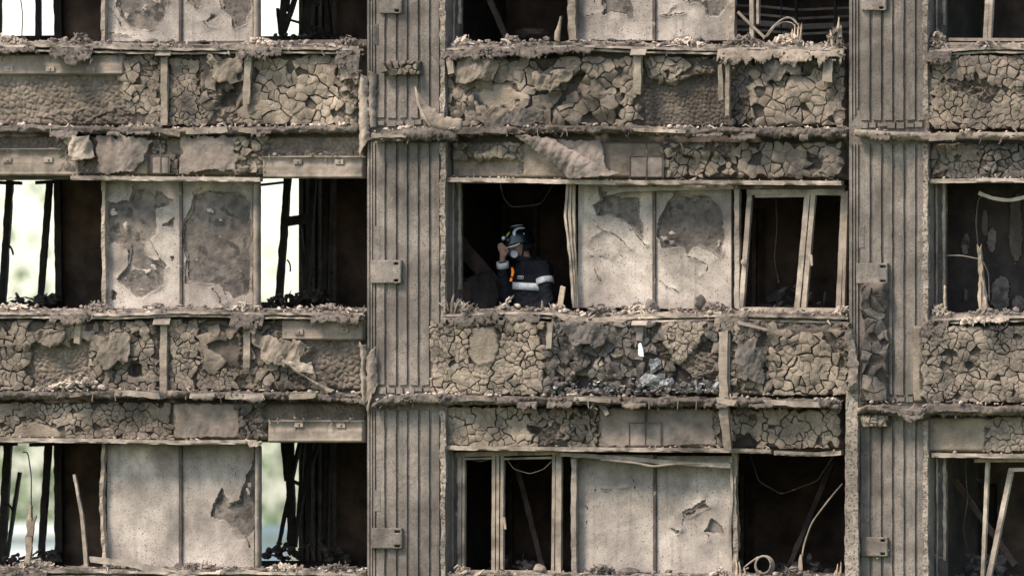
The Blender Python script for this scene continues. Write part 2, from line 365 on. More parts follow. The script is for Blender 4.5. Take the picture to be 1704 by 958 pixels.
def panel(name, label, box, zones, plane=0.02, base=0.0, seed=1, step=1.45, cap=300, group=None, cat='insulation panel'):
    x0, y0, x1, y1 = box
    zs = []
    for z in zones:      # blistered zones also carry broken blocks of foam
        zs.append(z)
        if z.kind == 'lump' and z.size >= 20:
            q_ = Zone('crk', z.poly, lev=z.lev, size=z.size * .85, gap=2.6, t=.03, skip=.38, tilt=.03, amp=z.amp * .9, mat_=M_CRUSTD if z.tone < .4 else M_CRUST, warp=z.warp, seed=z.seed); q_.over = True; zs.append(q_)
    zones = zs
    t = thing(name, label, cat, w3((x0 + x1) / 2, y1, plane), group)
    U, V = ugrid(x0, y0, x1, y1, step)
    ed = np.minimum(np.minimum(U - x0, x1 - U), np.minimum(V - y0, y1 - V))
    H, T = panel_height(zones, base, seed, U, V)
    H = H - 0.03 * (1 - sstep(ed, 0, 5)) 
    H[0, :] = H[-1, :] = -0.09; H[:, 0] = H[:, -1] = -0.09
    X0, Z0 = W(U, V, plane)
    bk = grid_mesh('foam_backing', U, V, H, plane, M_BACK, t, tone=T, kind='stuff')
    Uc, Vc = ugrid(x0, y0, x1, y1, 3.0); HL = panel_height(zones, base, seed, Uc, Vc, False)[0]; ny_, nx_ = HL.shape
    def hf(u, v):
        fx = np.clip((u - x0) / (x1 - x0) * (nx_ - 1), 0, nx_ - 1.001); fy = np.clip((v - y0) / (y1 - y0) * (ny_ - 1), 0, ny_ - 1.001)
        ix = fx.astype(int); iy = fy.astype(int); fx = fx - ix; fy = fy - iy
        return (HL[iy, ix] * (1 - fx) + HL[iy, ix + 1] * fx) * (1 - fy) + (HL[iy + 1, ix] * (1 - fx) + HL[iy + 1, ix + 1] * fx) * fy
    pieces = []
    for z in zones:
        if z.kind != 'crk': continue
        cells, r = voronoi_cells(z, (x0 + 1, y0 + 1, x1 - 1, y1 - 1))
        if not cells: continue
        C_ = np.array([P.mean(0) for P, ci in cells]); over = np.zeros(len(C_), bool)
        for z2 in zones[zones.index(z) + 1:]:      # later zones cut away earlier ones
            over |= sdpoly(C_[:, 0], C_[:, 1], z2.poly) < (1 if z2.kind != 'crk' else 0)
        for (P, ci), ov in zip(cells, over):
            if r.random() < z.skip or ov: continue
            cm = chunk_mesh(P, z, r, hf, plane, ci)
            if cm is not None: pieces.append((cm[3], cm, z))
    pieces.sort(key=lambda p: -p[0])
    for a, cm, z in pieces[:cap]:
        mk('crust_piece', cm[0], cm[1], z.mat_, t, cm[2])
    if len(pieces) > cap:
        m = MB()
        for a, cm, z in pieces[cap:]:
            k = m.n; m.add(cm[0], cm[1]); m.S[-len(cm[1]):] = cm[2]
        m.build('crust_crumbs', pieces[-1][2].mat_, t, kind='stuff')
    return t

def sweep(pts, w, th, n=4, rough=0.06, seg=5.0, jag=0.0, seed=0, taper=None):
    """a bar along photo points (px, py, depth); w in px, th (depth) in m. Returns V, F."""
    r = random.Random(seed or int(pts[0][0] * 31 + pts[0][1] * 17))
    A = np.array([w3(*p) for p in pts]); L = np.concatenate([[0], np.cumsum(np.linalg.norm(np.diff(A, axis=0), axis=1))])
    m = max(2, int(L[-1] / (seg * K)) + 1); s = np.linspace(0, L[-1], m)
    C = np.stack([np.interp(s, L, A[:, k]) for k in range(3)], -1)
    if len(pts) > 2:
        for _ in range(2): C[1:-1] = (C[:-2] + 2 * C[1:-1] + C[2:]) / 4
    T = np.gradient(C, axis=0); T /= np.linalg.norm(T, axis=1)[:, None] + 1e-9
    wv = np.interp(s / L[-1], np.linspace(0, 1, len(w)), w) if isinstance(w, (list, tuple)) else np.full(m, float(w))
    Yd = np.array([0, 1.0, 0]); Sd = np.cross(T, Yd); Sd /= np.linalg.norm(Sd, axis=1)[:, None] + 1e-9; Dd = np.cross(Sd, T)
    if n == 4: offs = [(-1, -1), (1, -1), (1, 1), (-1, 1)]
    else: offs = [(math.cos(2 * math.pi * k / n), math.sin(2 * math.pi * k / n)) for k in range(n)]
    V = np.zeros((m, n, 3)); so = r.uniform(0, 99)
    for k, (a, b) in enumerate(offs):
        q = s / (14 * K)
        na = 1 + rough * 2.2 * fbm(q + so, q * 0 + k * 3.7, 3, 3); nb = 1 + rough * 2.2 * fbm(q + so, q * 0 + k * 5.1 + 9, 4, 3)
        V[:, k] = C + Sd * (a * wv * K / 2 * na)[:, None] + Dd * (b * th / 2 * nb)[:, None]
    if jag:
        for e in (0, m - 1):
            for k in range(n): V[e, k] += T[e] * r.uniform(-jag, jag) * K
    V = V.reshape(-1, 3); F = []
    for i in range(m - 1):
        for k in range(n):
            k2 = (k + 1) % n; F.append((i * n + k, i * n + k2, (i + 1) * n + k2, (i + 1) * n + k))
    F.append(tuple(range(n))[::-1]); F.append(tuple((m - 1) * n + k for k in range(n)))
    F = [tuple(reversed(f)) for f in F]
    return V, F
def stick(name, pts, w, th, mat_, parent=None, n=4, rough=0.06, seg=5.0, jag=0.0, seed=0, label=None, cat=None, group=None, kind=None):
    V, F = sweep(pts, w, th, n, rough, seg, jag, seed)
    o = mk(name, V, F, mat_, parent, n > 4, kind=kind)
    if label: tag(o, label, cat, group)
    return o
def fuzzy_bar(name, pts, hpx, th, mat_, parent=None, amp=0.35, seed=1, n=14, seg=2.2, kind=None):
    """lumpy wool-like bar"""
    A = np.array([w3(*p) for p in pts]); L = np.concatenate([[0], np.cumsum(np.linalg.norm(np.diff(A, axis=0), axis=1))])
    m = max(3, int(L[-1] / (seg * K))); s = np.linspace(0, L[-1], m); C = np.stack([np.interp(s, L, A[:, k]) for k in range(3)], -1)
    hv = np.interp(s / L[-1], np.linspace(0, 1, len(hpx)), hpx) if isinstance(hpx, (list, tuple)) else np.full(m, float(hpx))
    sp = s / K; V = np.zeros((m, n, 3))
    for k in range(n):
        a = 2 * math.pi * k / n; ca, sa = math.cos(a), math.sin(a)
        # squarish section
        sq = 1 / max(abs(ca), abs(sa)) ** 0.55
        nz = 1 + amp * (1.1 * fbm(sp / 16, sp * 0 + k * 0.55, seed, 4) + 0.55 * fbm(sp / 4.5, sp * 0 + k * 1.1, seed + 7, 3))
        V[:, k, 0] = C[:, 0] + 0.004 * vn(sp / 4, sp * 0 + k, seed + 2); V[:, k, 1] = C[:, 1] - ca * th / 2 * sq * nz
        dr = np.where(sa < 0, 1 + 0.7 * amp * np.clip(fbm(sp / 7, sp * 0, seed + 13, 3) * 2, 0, 2), 1)
        V[:, k, 2] = C[:, 2] + sa * hv * K / 2 * sq * nz * dr
    F = []
    for i in range(m - 1):
        for k in range(n):
            k2 = (k + 1) % n; F.append((i * n + k, (i + 1) * n + k, (i + 1) * n + k2, i * n + k2))
    F.append(tuple(range(n))); F.append(tuple((m - 1) * n + k for k in range(n))[::-1])
    return mk(name, V.reshape(-1, 3), F, mat_, parent, True, kind=kind)
def shard(c, d, l, w, r, th=None):
    """small bent splinter: centre, direction, length, width (m)"""
    d = Vector(d).normalized(); s = d.cross(Vector((r.uniform(-1, 1), r.uniform(-1, 1), r.uniform(-1, 1)))).normalized(); u = d.cross(s)
    V = []; b = r.uniform(-.35, .35) * l; th = th or w * r.uniform(0.25, 0.6)
    for f, ww in ((-.5, r.uniform(.5, 1)), (0, 1), (.5, r.uniform(.05, .7))):
        p = Vector(c) + d * (f * l) + u * (b * (1 - 4 * f * f))
        V += [p + s * (w * ww / 2), p - s * (w * ww / 2), p + u * (th * ww)]
    F = [(0, 1, 2)]
    for i in (0, 3):
        for k in range(3): F.append((i + k, i + (k + 1) % 3, i + 3 + (k + 1) % 3, i + 3 + k))
    F.append((8, 7, 6)); return [tuple(v) for v in V], F
_bm = bmesh.new(); bmesh.ops.create_icosphere(_bm, subdivisions=2, radius=1); ICO2 = (np.array([v.co[:] for v in _bm.verts]), [tuple(v.index for v in f.verts) for f in _bm.faces]); _bm.free()
_bm = bmesh.new(); bmesh.ops.create_icosphere(_bm, subdivisions=1, radius=1); ICO1 = (np.array([v.co[:] for v in _bm.verts]), [tuple(v.index for v in f.verts) for f in _bm.faces]); _bm.free()
def lump(c, rad, r, big=False):
    V, F = ICO2 if big else ICO1; so = r.uniform(0, 99)
    k = 1 + 0.45 * fbm(V[:, 0] * 1.3 + so, V[:, 1] * 1.3 + V[:, 2] * 1.7, 5, 3)
    # facet by flattening against a few random planes
    P = V * k[:, None]
    for _ in range(4):
        n = np.array([r.gauss(0, 1) for _ in range(3)]); n /= np.linalg.norm(n); d = P @ n; P = P - n * np.clip(d - r.uniform(.5, .75), 0, 9)[:, None]
    a = r.uniform(0, 6.28); P = P * np.array(rad); ca, sa = math.cos(a), math.sin(a)
    Q = P.copy(); Q[:, 0] = P[:, 0] * ca - P[:, 1] * sa; Q[:, 1] = P[:, 0] * sa + P[:, 1] * ca
    return Q + np.array(c), F
def litter(name, parent, mat_, n, xr, yf, dr, size, seed, hang=0.0, lumps=0.25, kind='stuff', flat=0.6):
    """scattered splinters and crumbs between photo columns xr, at photo row yf(x), depth range dr; hang = share that droops"""
    r = random.Random(seed); m = MB()
    for _ in range(n):
        x = r.uniform(*xr); d = r.uniform(*dr); y = yf(x) if callable(yf) else r.uniform(*yf)
        clump = float(vn(x / 26.0, d * 9, seed + 5))
        if clump < -0.1 and r.random() < 0.8: continue
        s = r.uniform(*size) * K * (0.7 + 0.6 * r.random()) * (1 + 0.5 * max(0, clump))
        if r.random() < lumps:
            V, F = lump((*w3(x, y, d)[:2], w3(x, y, d)[2] + s * 0.2), (s * .55, s * .5, s * .4), r); m.add(V, F, False)
        elif r.random() < hang:
            p = w3(x, y + s / K * 0.45, d); V, F = shard(p, (r.gauss(0, .45), r.gauss(-.2, .4), -1), s * 1.3, s * r.uniform(.2, .5), r); m.add(V, F, False)
        else:
            p = w3(x, y, d); V, F = shard((p[0], p[1], p[2] + s * .2), (r.gauss(0, 1), r.gauss(0, 1), r.gauss(0, .75 * (1 - flat) + .25)), s * 1.6, s * r.uniform(.15, .55), r); m.add(V, F, False)
    return m.build(name, mat_, parent, kind=kind) if m.n else None
def rag(name, parent, mat_, x0, x1, ytop, drop, dep, seed, out=0.05, thick=0.006, step=1.6, fray=0.5, kind=None):
    """torn sheet hanging from row ytop(x); drop(x) = its length in px"""
    f_top = ytop if callable(ytop) else (lambda x: x * 0 + ytop); f_dr = drop if callable(drop) else (lambda x: x * 0 + drop)
    ux = np.linspace(x0, x1, max(4, int((x1 - x0) / step))); D = np.max(f_dr(ux)) * 1.7
    sv = np.linspace(0, D, max(4, int(D / step))); U, S = np.meshgrid(ux, sv)
    V = f_top(U) + S + 1.5 * fbm(U / 20, S / 20, seed, 2)
    H = out * np.sin(np.clip(S / (D * 0.9), 0, 1) * 2.4) + 0.02 * fbm(U / 16, S / 10, seed + 1, 4) + 0.008 * fbm(U / 4, S / 4, seed + 2, 2)
    end = f_dr(U) * (1 + fray * 1.2 * fbm(U / 9, U * 0, seed + 3, 4) + 0.35 * fbm(U / 3, U * 0, seed + 4, 2))
    keep = (S < end)[:-1, :-1] & (fbm(U / 9, S / 7, seed + 9, 3) < 0.48)[:-1, :-1]
    if keep.sum() < 4: return None
    return grid_mesh(name, U, V, H, dep, mat_, parent, keep=keep, thick=thick, kind=kind)

# ================================================================= THE TOWER BLOCK
ROWS = [(-142, 70), (302, 515), (742, 946)]                # window heads and sills (photo rows, at mid facade)
def X_(px, d=0.1, py=479): return float(W(px, py, d)[0])
def Z_(py, d=0.1, px=852): return float(W(px, py, d)[1])
GROUND = -18.0
tower = thing('tower_block', 'burnt-out concrete tower block with ribbed columns and gutted rooms', 'building', (0, 3, GROUND))
BAYS = {'L': (-420, 610, ((-360, -143), (72, 298), (515, 736), (945, 1165))),
        'M': (742, 1414, ((-360, -143), (76, 302), (518, 750), (953, 1180))),
        'R': (1546, 1860, ((-360, -143), (78, 303), (522, 757), (962, 1185)))}
for b, (xa, xb, sp) in BAYS.items():
    for (ya, yb) in sp:
        pbox(xa, ya, xb, yb, 0.10, 0.36).build('spandrel_wall', M_WALL, tower)
XL, XR = X_(-420, 3.6), X_(1860)
for (hy, sy) in [(-580, -372)] + ROWS + [(1190, 1400)]:
    zf = Z_(sy) - 0.98
    bbox(XL, X_(676) + .1, 0.364, 3.79, zf - 0.2, zf).build('floor_slab', M_SOOT, tower)
    bbox(X_(676) + .104, XR, 0.364, 2.998, zf - 0.2, zf).build('floor_slab', M_SOOT, tower)
ZT, ZB = Z_(-360), Z_(1180)
for px in (676, 1478):
    bbox(X_(px) - .1, X_(px) + .1, 0.366, 3.1, ZB, ZT).build('partition_wall', M_SOOT, tower)
bbox(X_(676) + .05, XR, 3.0, 3.2, ZB, ZT).build('rear_wall', M_SOOTW, tower)
# wall with windows behind the corner rooms, open to the sky
DR = 3.6
cols_ = [(-420, -75), (93, 395), (560, 760)]
for (a, c) in cols_:
    bbox(X_(a, DR), X_(c, DR), DR, DR + .2, ZB, ZT).build('rear_wall', M_SOOTW, tower)
for (ya, yb) in ((-360, -150), (60, 296), (502, 735), (932, 1180)):
    for (a, c) in ((-75, 93), (395, 560)):
        bbox(X_(a, DR) + .002, X_(c, DR) - .002, DR + .01, DR + .19, Z_(yb, DR, (a + c) / 2), Z_(ya, DR, (a + c) / 2)).build('rear_spandrel', M_SOOT, tower)
bbox(X_(-420, DR) - .2, X_(-420, DR), 0.1, DR + .2, ZB, ZT).build('side_wall', M_SOOTW, tower)
# tower body below and above the storeys built in detail
bbox(XL - .2, XR, 0.4, 3.79, GROUND, ZB - .02).build('lower_storeys', M_WALL, tower)
bbox(XL - .2, XR, 0.4, 3.79, ZT + .02, ZT + 2).build('upper_storeys', M_WALL, tower)

# ---- ribbed columns
def ribbed_column(label, x0, x1, flute, ribs, edge, segs, plates, seed, jamb, slots=()):
    t = thing('ribbed_column', label, 'column', (X_((x0 + x1) / 2, -.1), 0.1, GROUND), 'ribbed concrete columns')
    D0 = -0.10
    bbox(X_(x0, D0), X_(x1, D0), D0, 0.36, GROUND, ZT + 2).build('column_core', M_CONC, t)
    for (ya, yb) in segs:
        for (ra, rb) in ribs:
            stick('rib', [((ra + rb) / 2 + random.uniform(-.4, .4), ya, D0 - .006), ((ra + rb) / 2, (ya + yb) / 2, D0 - .006), ((ra + rb) / 2 + random.uniform(-.4, .4), yb, D0 - .006)], rb - ra, 0.036, M_CONC, t, rough=0.06, seg=5, seed=seed + ra, jag=1.0)
        for fx in flute:
            stick('flute', [(fx, ya, D0 - .008), (fx, yb - random.uniform(0, 30), D0 - .008)], 2.6, 0.022, M_CONC, t, rough=0.1, seg=9, seed=int(fx))
        # spalled arris
        for k in range(int((yb - ya) / 60) + 1):
            y0 = ya + k * 60; y1 = min(yb, y0 + 60)
            stick('arris', [(edge, y0, D0 - .02), (edge + random.uniform(-1, 1), y1, D0 - .02)], random.uniform(7, 10), 0.05, M_CONCP, t, rough=0.28, seg=3, seed=seed + k * 7 + int(ya) + 999)
    for (a, b, c, d, tilt) in plates:
        # bent sheet-metal fixing plate with slots
        U, V = ugrid(a, b, c, d, 2.0); ed = np.minimum(np.minimum(U - a, c - U), np.minimum(V - b, d - V))
        H = 0.05 + tilt * (U - a) / (c - a) + 0.006 * fbm(U / 12, V / 12, int(a), 2)
        keep = ~((np.abs(U - (c - 9)) < 5) & ((np.abs(V - (b + 5)) < 1.5) | (np.abs(V - (d - 5)) < 1.5)))[:-1, :-1]
        grid_mesh('fixing_plate', U, V, H, D0, M_CONC, t, keep=keep, thick=0.05)
    for (yb, ya) in zip([s[1] for s in segs[:-1]], [s[0] for s in segs[1:]]):
        # recessed band with small blocks at each floor line
        for k in range(7):
            xx = x0 + 18 + k * (x1 - x0 - 34) / 6.5
            pbox(xx, yb + 3 + random.uniform(0, 3), xx + random.uniform(10, 15), yb + random.uniform(10, 15), D0 - .03, D0 + .01).build('block', M_CONC, t)
    for (a, b, c_, d) in slots:      # sooty recesses in the fluted side
        pbox(a, b, c_, d, D0 - .028, D0).build('soot_slot', M_LUMP, t)
    # screw heads
    for k in range(14):
        ra, rb = random.choice(ribs); seg = random.choice(segs); yy = random.uniform(max(0, seg[0] + 20), min(950, seg[1] - 10))
        V, F = lump(w3((ra + rb) / 2, yy, D0 - .05), (.011, .008, .011), random); mk('screw', V, F, M_RAIL, t)
    return t
segs1 = [(-160, 196), (238, 640), (682, 1110)]
ribbed_column('ribbed concrete column between the see-through corner rooms and the firefighter window', 611, 744, (614, 618.5, 623), [(627, 641), (645.5, 660), (664.5, 678), (682.5, 696.5), (701, 715), (719, 732)], 738, segs1,
              [(619, 433, 671, 471, .03), (621, 878, 672, 912, .02), (634, -30, 672, 23, .03)], 3, 768, ((621, 376, 632, 436), (622, 815, 633, 850), (622, 40, 630, 75)))
ribbed_column('ribbed concrete column beside the leaning window frame, with a strip of charred foam', 1413, 1546, (1417, 1422, 1427), [(1433, 1448), (1453, 1467), (1471.5, 1485.5), (1490, 1504.5), (1509.5, 1523.5), (1528, 1538)], 1541,
              [(-160, 200), (240, 656), (700, 1110)], [(1436, 893, 1480, 925, .02), (1427, 438, 1480, 472, .03), (1436, -30, 1478, 18, .03)], 11, 1575, ((1429, 375, 1438, 412), (1436, 838, 1446, 870)))

# ---- window reveals: sooty boards on the column sides
def jamb(label, px, ya, yb, w=20, seed=0):
    t = thing('jamb_board', label, 'jamb', w3(px, yb, .16), 'sooty jamb boards on the column sides')
    stick('board', [(px, ya, .16), (px, yb, .16)], w, .12, M_JAMB, t, rough=.02, seg=7, seed=seed)
    stick('seal_strip', [(px - w * .15, ya, .085), (px - w * .15 + random.uniform(-2, 2), (ya + yb) / 2, .085), (px - w * .15, yb, .085)], 2.5, .02, M_RAIL, t, rough=.4, seg=4, seed=seed + 1)
    stick('trim', [(px + w * .38, ya, .09), (px + w * .38, yb - 30, .09)], 4, .03, M_BATTEN, t, rough=.35, seg=4, seed=seed + 2)
jamb('scorched jamb board beside the dark room over the firefighter', 758, -142, 70, seed=1)
jamb('scorched jamb board beside the firefighter', 758, 303, 512, seed=2)
jamb('scorched jamb board beside the upright two-light window frame', 756, 752, 951, seed=3)
jamb('scorched jamb board beside the frame stub above the splintered post', 1562, -142, 72, w=24, seed=4)
jamb('flaking jamb board beside the tall splintered post', 1562, 305, 518, w=24, seed=5)
jamb('scorched jamb board beside the bare leaning window posts', 1563, 760, 962, w=24, seed=6)

# ================================================================= CHARRED INSULATION ON THE SPANDRELS
CR, CD, CP = M_CRUST, M_CRUSTD, M_CRUSTP
panel('insulation_panel', 'charred spandrel insulation with bolted channel, above the corner rooms of the firefighter storey', (-60, 90, 600, 210), [
    Zr('peb', -60, 124, 225, 212, lev=.0, size=9, amp=.010, tone=.5),
    Zr('lump', 205, 88, 272, 212, lev=.035, amp=.03, size=22, tone=.4),
    Zr('crk', 215, 150, 268, 212, lev=.035, size=17, t=.022, mat_=CR, skip=.15),
    Zone('lump', [(60, 196), (110, 182), (215, 178), (225, 212), (55, 212)], lev=.045, amp=.025, size=16, tone=.42),
    Zr('crk', 281, 95, 352, 212, lev=.02, size=14, t=.026, gap=1.9),
    Zr('lump', 335, 88, 428, 212, lev=.04, amp=.05, size=30, tone=.5),
    Zr('hole', 366, 148, 398, 180, lev=-.03, tone=.15, warp=9, soft=8),
    Zr('crk', 340, 96, 400, 150, lev=.045, size=24, t=.03, skip=.3, tilt=.025),
    Zr('crk', 425, 95, 568, 212, lev=.03, size=24, t=.036, gap=2.6, mat_=CP, amp=.025, tilt=.016),
    Zr('lump', 562, 128, 600, 212, lev=.05, amp=.04, size=20),
], seed=3)
panel('insulation_panel', 'torn lower spandrel strip with peeled plates, over the windows open to the sky', (-60, 226, 606, 292), [
    Zr('peb', -60, 224, 100, 246, lev=-.02, size=8, amp=.010),
    Zr('lump', 100, 224, 160, 292, lev=.05, amp=.04, size=26, tone=.7, warp=8),
    Zr('flat', 158, 226, 248, 291, lev=.035, amp=.03, tone=.6, warp=2),
    Zr('hole', 248, 228, 298, 292, lev=-.015, tone=.4, warp=1),
    Zr('crk', 253, 232, 278, 254, lev=-.01, size=9, t=.02, gap=1.4), Zr('crk', 283, 256, 298, 292, lev=-.005, size=10, t=.02, gap=1.2),
    Zr('flat', 300, 227, 396, 292, lev=.03, amp=.025, tone=.62, warp=1.5),
    Zr('lump', 392, 226, 445, 292, lev=.05, amp=.045, size=22, tone=.5, warp=9),
    Zr('peb', 455, 226, 600, 250, lev=-.02, size=8, amp=.01),
], seed=5)
panel('insulation_panel', 'charred spandrel insulation with a pebbled bare patch, below the windows open to the sky', (-60, 531, 602, 650), [
    Zr('crk', -60, 545, 52, 652, lev=.03, size=20, t=.042, gap=3, amp=.03, tilt=.022, dome=.016),
    Zr('crk', 20, 535, 160, 576, lev=.05, size=22, t=.036, amp=.03, tilt=.02, skip=.12),
    Zone('peb', [(48, 582), (70, 572), (105, 578), (130, 566), (152, 575), (152, 642), (70, 645), (52, 615)], lev=-.012, size=8.5, amp=.011, tone=.52),
    Zr('lump', 150, 533, 262, 652, lev=.04, amp=.042, size=26, tone=.44),
    Zr('crk', 158, 560, 215, 615, lev=.045, size=24, t=.026, skip=.3, tilt=.03),
    Zr('crk', 192, 560, 264, 652, lev=.035, size=17, t=.03, gap=2.4),
    Zr('hole', 222, 605, 240, 625, lev=-.015, tone=.15),
    Zr('crk', 283, 533, 345, 652, lev=.03, size=15, t=.03, gap=2.3),
    Zr('lump', 334, 540, 404, 630, lev=.02, amp=.05, size=32, tone=.42),
    Zr('crk', 328, 616, 400, 652, lev=.03, size=14, t=.026, gap=2),
    Zr('crk', 345, 560, 400, 612, lev=.03, size=34, t=.03, tilt=.04, skip=.3),
    Zr('peb', 470, 564, 606, 652, lev=-.03, size=9.5, amp=.011, tone=.47),
    Zone('lump', [(420, 546), (470, 552), (522, 578), (508, 606), (540, 630), (566, 652), (416, 652)], lev=.055, amp=.055, size=26, tone=.48, warp=9),
    Zone('crk', [(424, 552), (468, 556), (515, 580), (500, 600), (430, 600)], lev=.06, size=13, t=.016, gap=1.6, skip=.25, mat_=CR),
], seed=9)
panel('insulation_panel', 'finely cracked lower strip with one bare plate, over the lower windows open to the sky', (-60, 669, 606, 731), [
    Zr('crk', -60, 668, 290, 735, lev=.02, size=14.5, t=.022, gap=2, mat_=CR, skip=.05),
    Zone('flat', [(25, 708), (70, 702), (105, 718), (100, 732), (20, 732)], lev=.04, amp=.02, tone=.7),
    Zr('flat', 290, 669, 400, 732, lev=.04, amp=.03, tone=.63, warp=1.5),
    Zr('lump', 400, 668, 446, 732, lev=.05, amp=.05, size=22, tone=.38, warp=6),
    Zr('peb', 440, 668, 606, 695, lev=-.03, size=8, amp=.01, tone=.42),
], seed=13)
panel('insulation_panel', 'buckled spandrel insulation over the firefighter window with a bare dark patch', (747, 94, 1408, 212), [
    Zr('lump', 745, 92, 885, 215, lev=.045, amp=.05, size=34, tone=.5),
    Zr('crk', 790, 94, 882, 138, lev=.06, size=34, t=.026, tilt=.03, skip=.12, amp=.03),
    Zone('flat', [(796, 156), (815, 142), (850, 140), (862, 150), (858, 184), (830, 190), (806, 170)], lev=.03, amp=.03, tone=.86, warp=3),
    Zr('crk', 750, 160, 800, 212, lev=.06, size=20, t=.034, tilt=.04, skip=.15),
    Zr('crk', 868, 94, 1040, 160, lev=.055, size=25, t=.036, tilt=.026, amp=.05, skip=.06, gap=2.6),
    Zr('crk', 868, 156, 1040, 214, lev=.03, size=29, t=.04, tilt=.04, amp=.06, skip=.12, gap=3),
    Zone('hole', [(925, 165), (950, 128), (985, 122), (960, 150), (940, 180)], lev=-.02, tone=.2, warp=7),
    Zr('crk', 1036, 92, 1066, 214, lev=.05, size=19, t=.04, gap=2.4),
    Zr('peb', 1068, 124, 1214, 214, lev=-.03, size=7, amp=.009, tone=.26),
    Zone('lump', [(1068, 92), (1200, 92), (1190, 122), (1150, 128), (1120, 140), (1085, 132)], lev=.045, amp=.045, size=22, tone=.5),
    Zr('crk', 1078, 92, 1160, 126, lev=.05, size=20, t=.03, skip=.15, tilt=.03),
    Zr('lump', 1212, 94, 1272, 214, lev=.0, amp=.03, size=20, tone=.26),
    Zr('crk', 1216, 96, 1262, 168, lev=.01, size=13, t=.014, mat_=CD, gap=1.5),
    Zr('lump', 1258, 92, 1390, 130, lev=.04, amp=.04, size=24, tone=.36),
    Zr('crk', 1252, 122, 1386, 212, lev=.05, size=24, t=.036, gap=2.5, mat_=CP, amp=.035, tilt=.02),
    Zr('crk', 1386, 94, 1408, 214, lev=.03, size=20, t=.03, gap=1.8),
], seed=17)
panel('insulation_panel', 'lower spandrel strip with foil sheet and square cut lines, directly over the firefighter', (750, 236, 1406, 297), [
    Zr('lump', 752, 234, 878, 270, lev=.05, amp=.05, size=26, tone=.45, warp=9),
    Zr('flat', 750, 266, 862, 298, lev=-.01, amp=.015, tone=.66, warp=2),
    Zr('flat', 872, 236, 1108, 298, lev=.02, amp=.016, tone=.58, warp=1),
    Zr('crk', 1106, 240, 1230, 298, lev=.02, size=15, t=.03, gap=2.4, tilt=.03, amp=.04, skip=.1),
    Zr('lump', 1100, 234, 1236, 262, lev=.05, amp=.05, size=22, tone=.4, warp=8),
    Zr('crk', 1226, 236, 1404, 298, lev=.035, size=22, t=.036, gap=2.5, amp=.03, tilt=.02),
    Zr('hole', 1345, 262, 1372, 282, lev=-.02, tone=.15, warp=6),
], seed=19)
panel('insulation_panel', 'cracked spandrel insulation under the firefighter with a blackened burnt-through middle', (717, 534, 1418, 658), [
    Zr('crk', 717, 534, 912, 660, lev=.035, size=17, t=.034, gap=2.4, mat_=CP, amp=.015, dome=.008, skip=.02),
    Zone('flat', [(784, 544), (826, 541), (834, 575), (826, 602), (800, 608), (780, 590)], lev=.055, amp=.015, tone=.66, warp=4),
    Zr('lump', 908, 534, 1060, 660, lev=.03, amp=.045, size=24, tone=.26),
    Zr('crk', 912, 540, 1056, 605, lev=.035, size=21, t=.034, mat_=CD, tilt=.035, amp=.04, skip=.12, gap=2.6),
    Zr('crk', 905, 600, 1056, 658, lev=.025, size=18, t=.03, mat_=CD, tilt=.035, amp=.05, skip=.2),
    Zone('hole', [(940, 632), (975, 625), (1010, 640), (1000, 652), (945, 650)], lev=-.02, tone=.05, warp=5),
    Zr('lump', 1056, 534, 1204, 660, lev=-.01, amp=.05, size=24, tone=.2, warp=2), Zr('hole', 1118, 605, 1150, 640, lev=-.05, tone=.05, warp=7),
    Zone('lump', [(1125, 605), (1150, 585), (1195, 588), (1196, 625), (1160, 632)], lev=.03, amp=.04, size=14, tone=.42, warp=6),
    Zone('crk', [(1102, 536), (1185, 534), (1184, 562), (1158, 578), (1150, 595), (1128, 606), (1108, 575)], lev=.055, size=13, t=.026, gap=1.8, mat_=CR, amp=.02),
    Zr('lump', 1206, 534, 1290, 660, lev=.02, amp=.04, size=22, tone=.4),
    Zr('crk', 1222, 536, 1268, 572, lev=.06, size=14, t=.03, mat_=CP, gap=2),
    Zr('crk', 1240, 570, 1292, 650, lev=.03, size=22, t=.024, mat_=CR, skip=.25, tilt=.03),
    Zr('crk', 1282, 548, 1400, 660, lev=.03, size=21, t=.045, gap=3.2, mat_=CP, dome=.018, amp=.02, tilt=.014),
    Zr('lump', 1396, 538, 1420, 660, lev=.055, amp=.05, size=26, tone=.46),
], plane=-.11, seed=23, cap=300)
panel('insulation_panel', 'boldly cracked lower strip over the upright two-light window, smooth at one end', (737, 676, 1402, 746), [
    Zr('crk', 737, 674, 900, 748, lev=.035, size=18.5, t=.034, gap=2.6, mat_=CP, skip=.02),
    Zr('crk', 888, 678, 1004, 748, lev=.03, size=15, t=.024, gap=2, mat_=CR, tilt=.03, skip=.1),
    Zone('lump', [(900, 712), (925, 705), (945, 735), (938, 748), (895, 748)], lev=.06, amp=.05, size=18, tone=.45),
    Zone('hole', [(880, 710), (905, 712), (900, 722), (885, 722)], lev=-.02, tone=.1),
    Zr('flat', 998, 676, 1192, 747, lev=.035, amp=.012, tone=.56, warp=3),
    Zr('crk', 1172, 680, 1204, 746, lev=.03, size=14, t=.024, mat_=CR),
    Zr('crk', 1214, 680, 1402, 748, lev=.03, size=15.5, t=.03, gap=2.4, mat_=CP, skip=.03),
    Zone('hole', [(1218, 732), (1250, 722), (1268, 738), (1240, 748), (1218, 748)], lev=-.03, tone=.05),
], seed=29, plane=0.0)
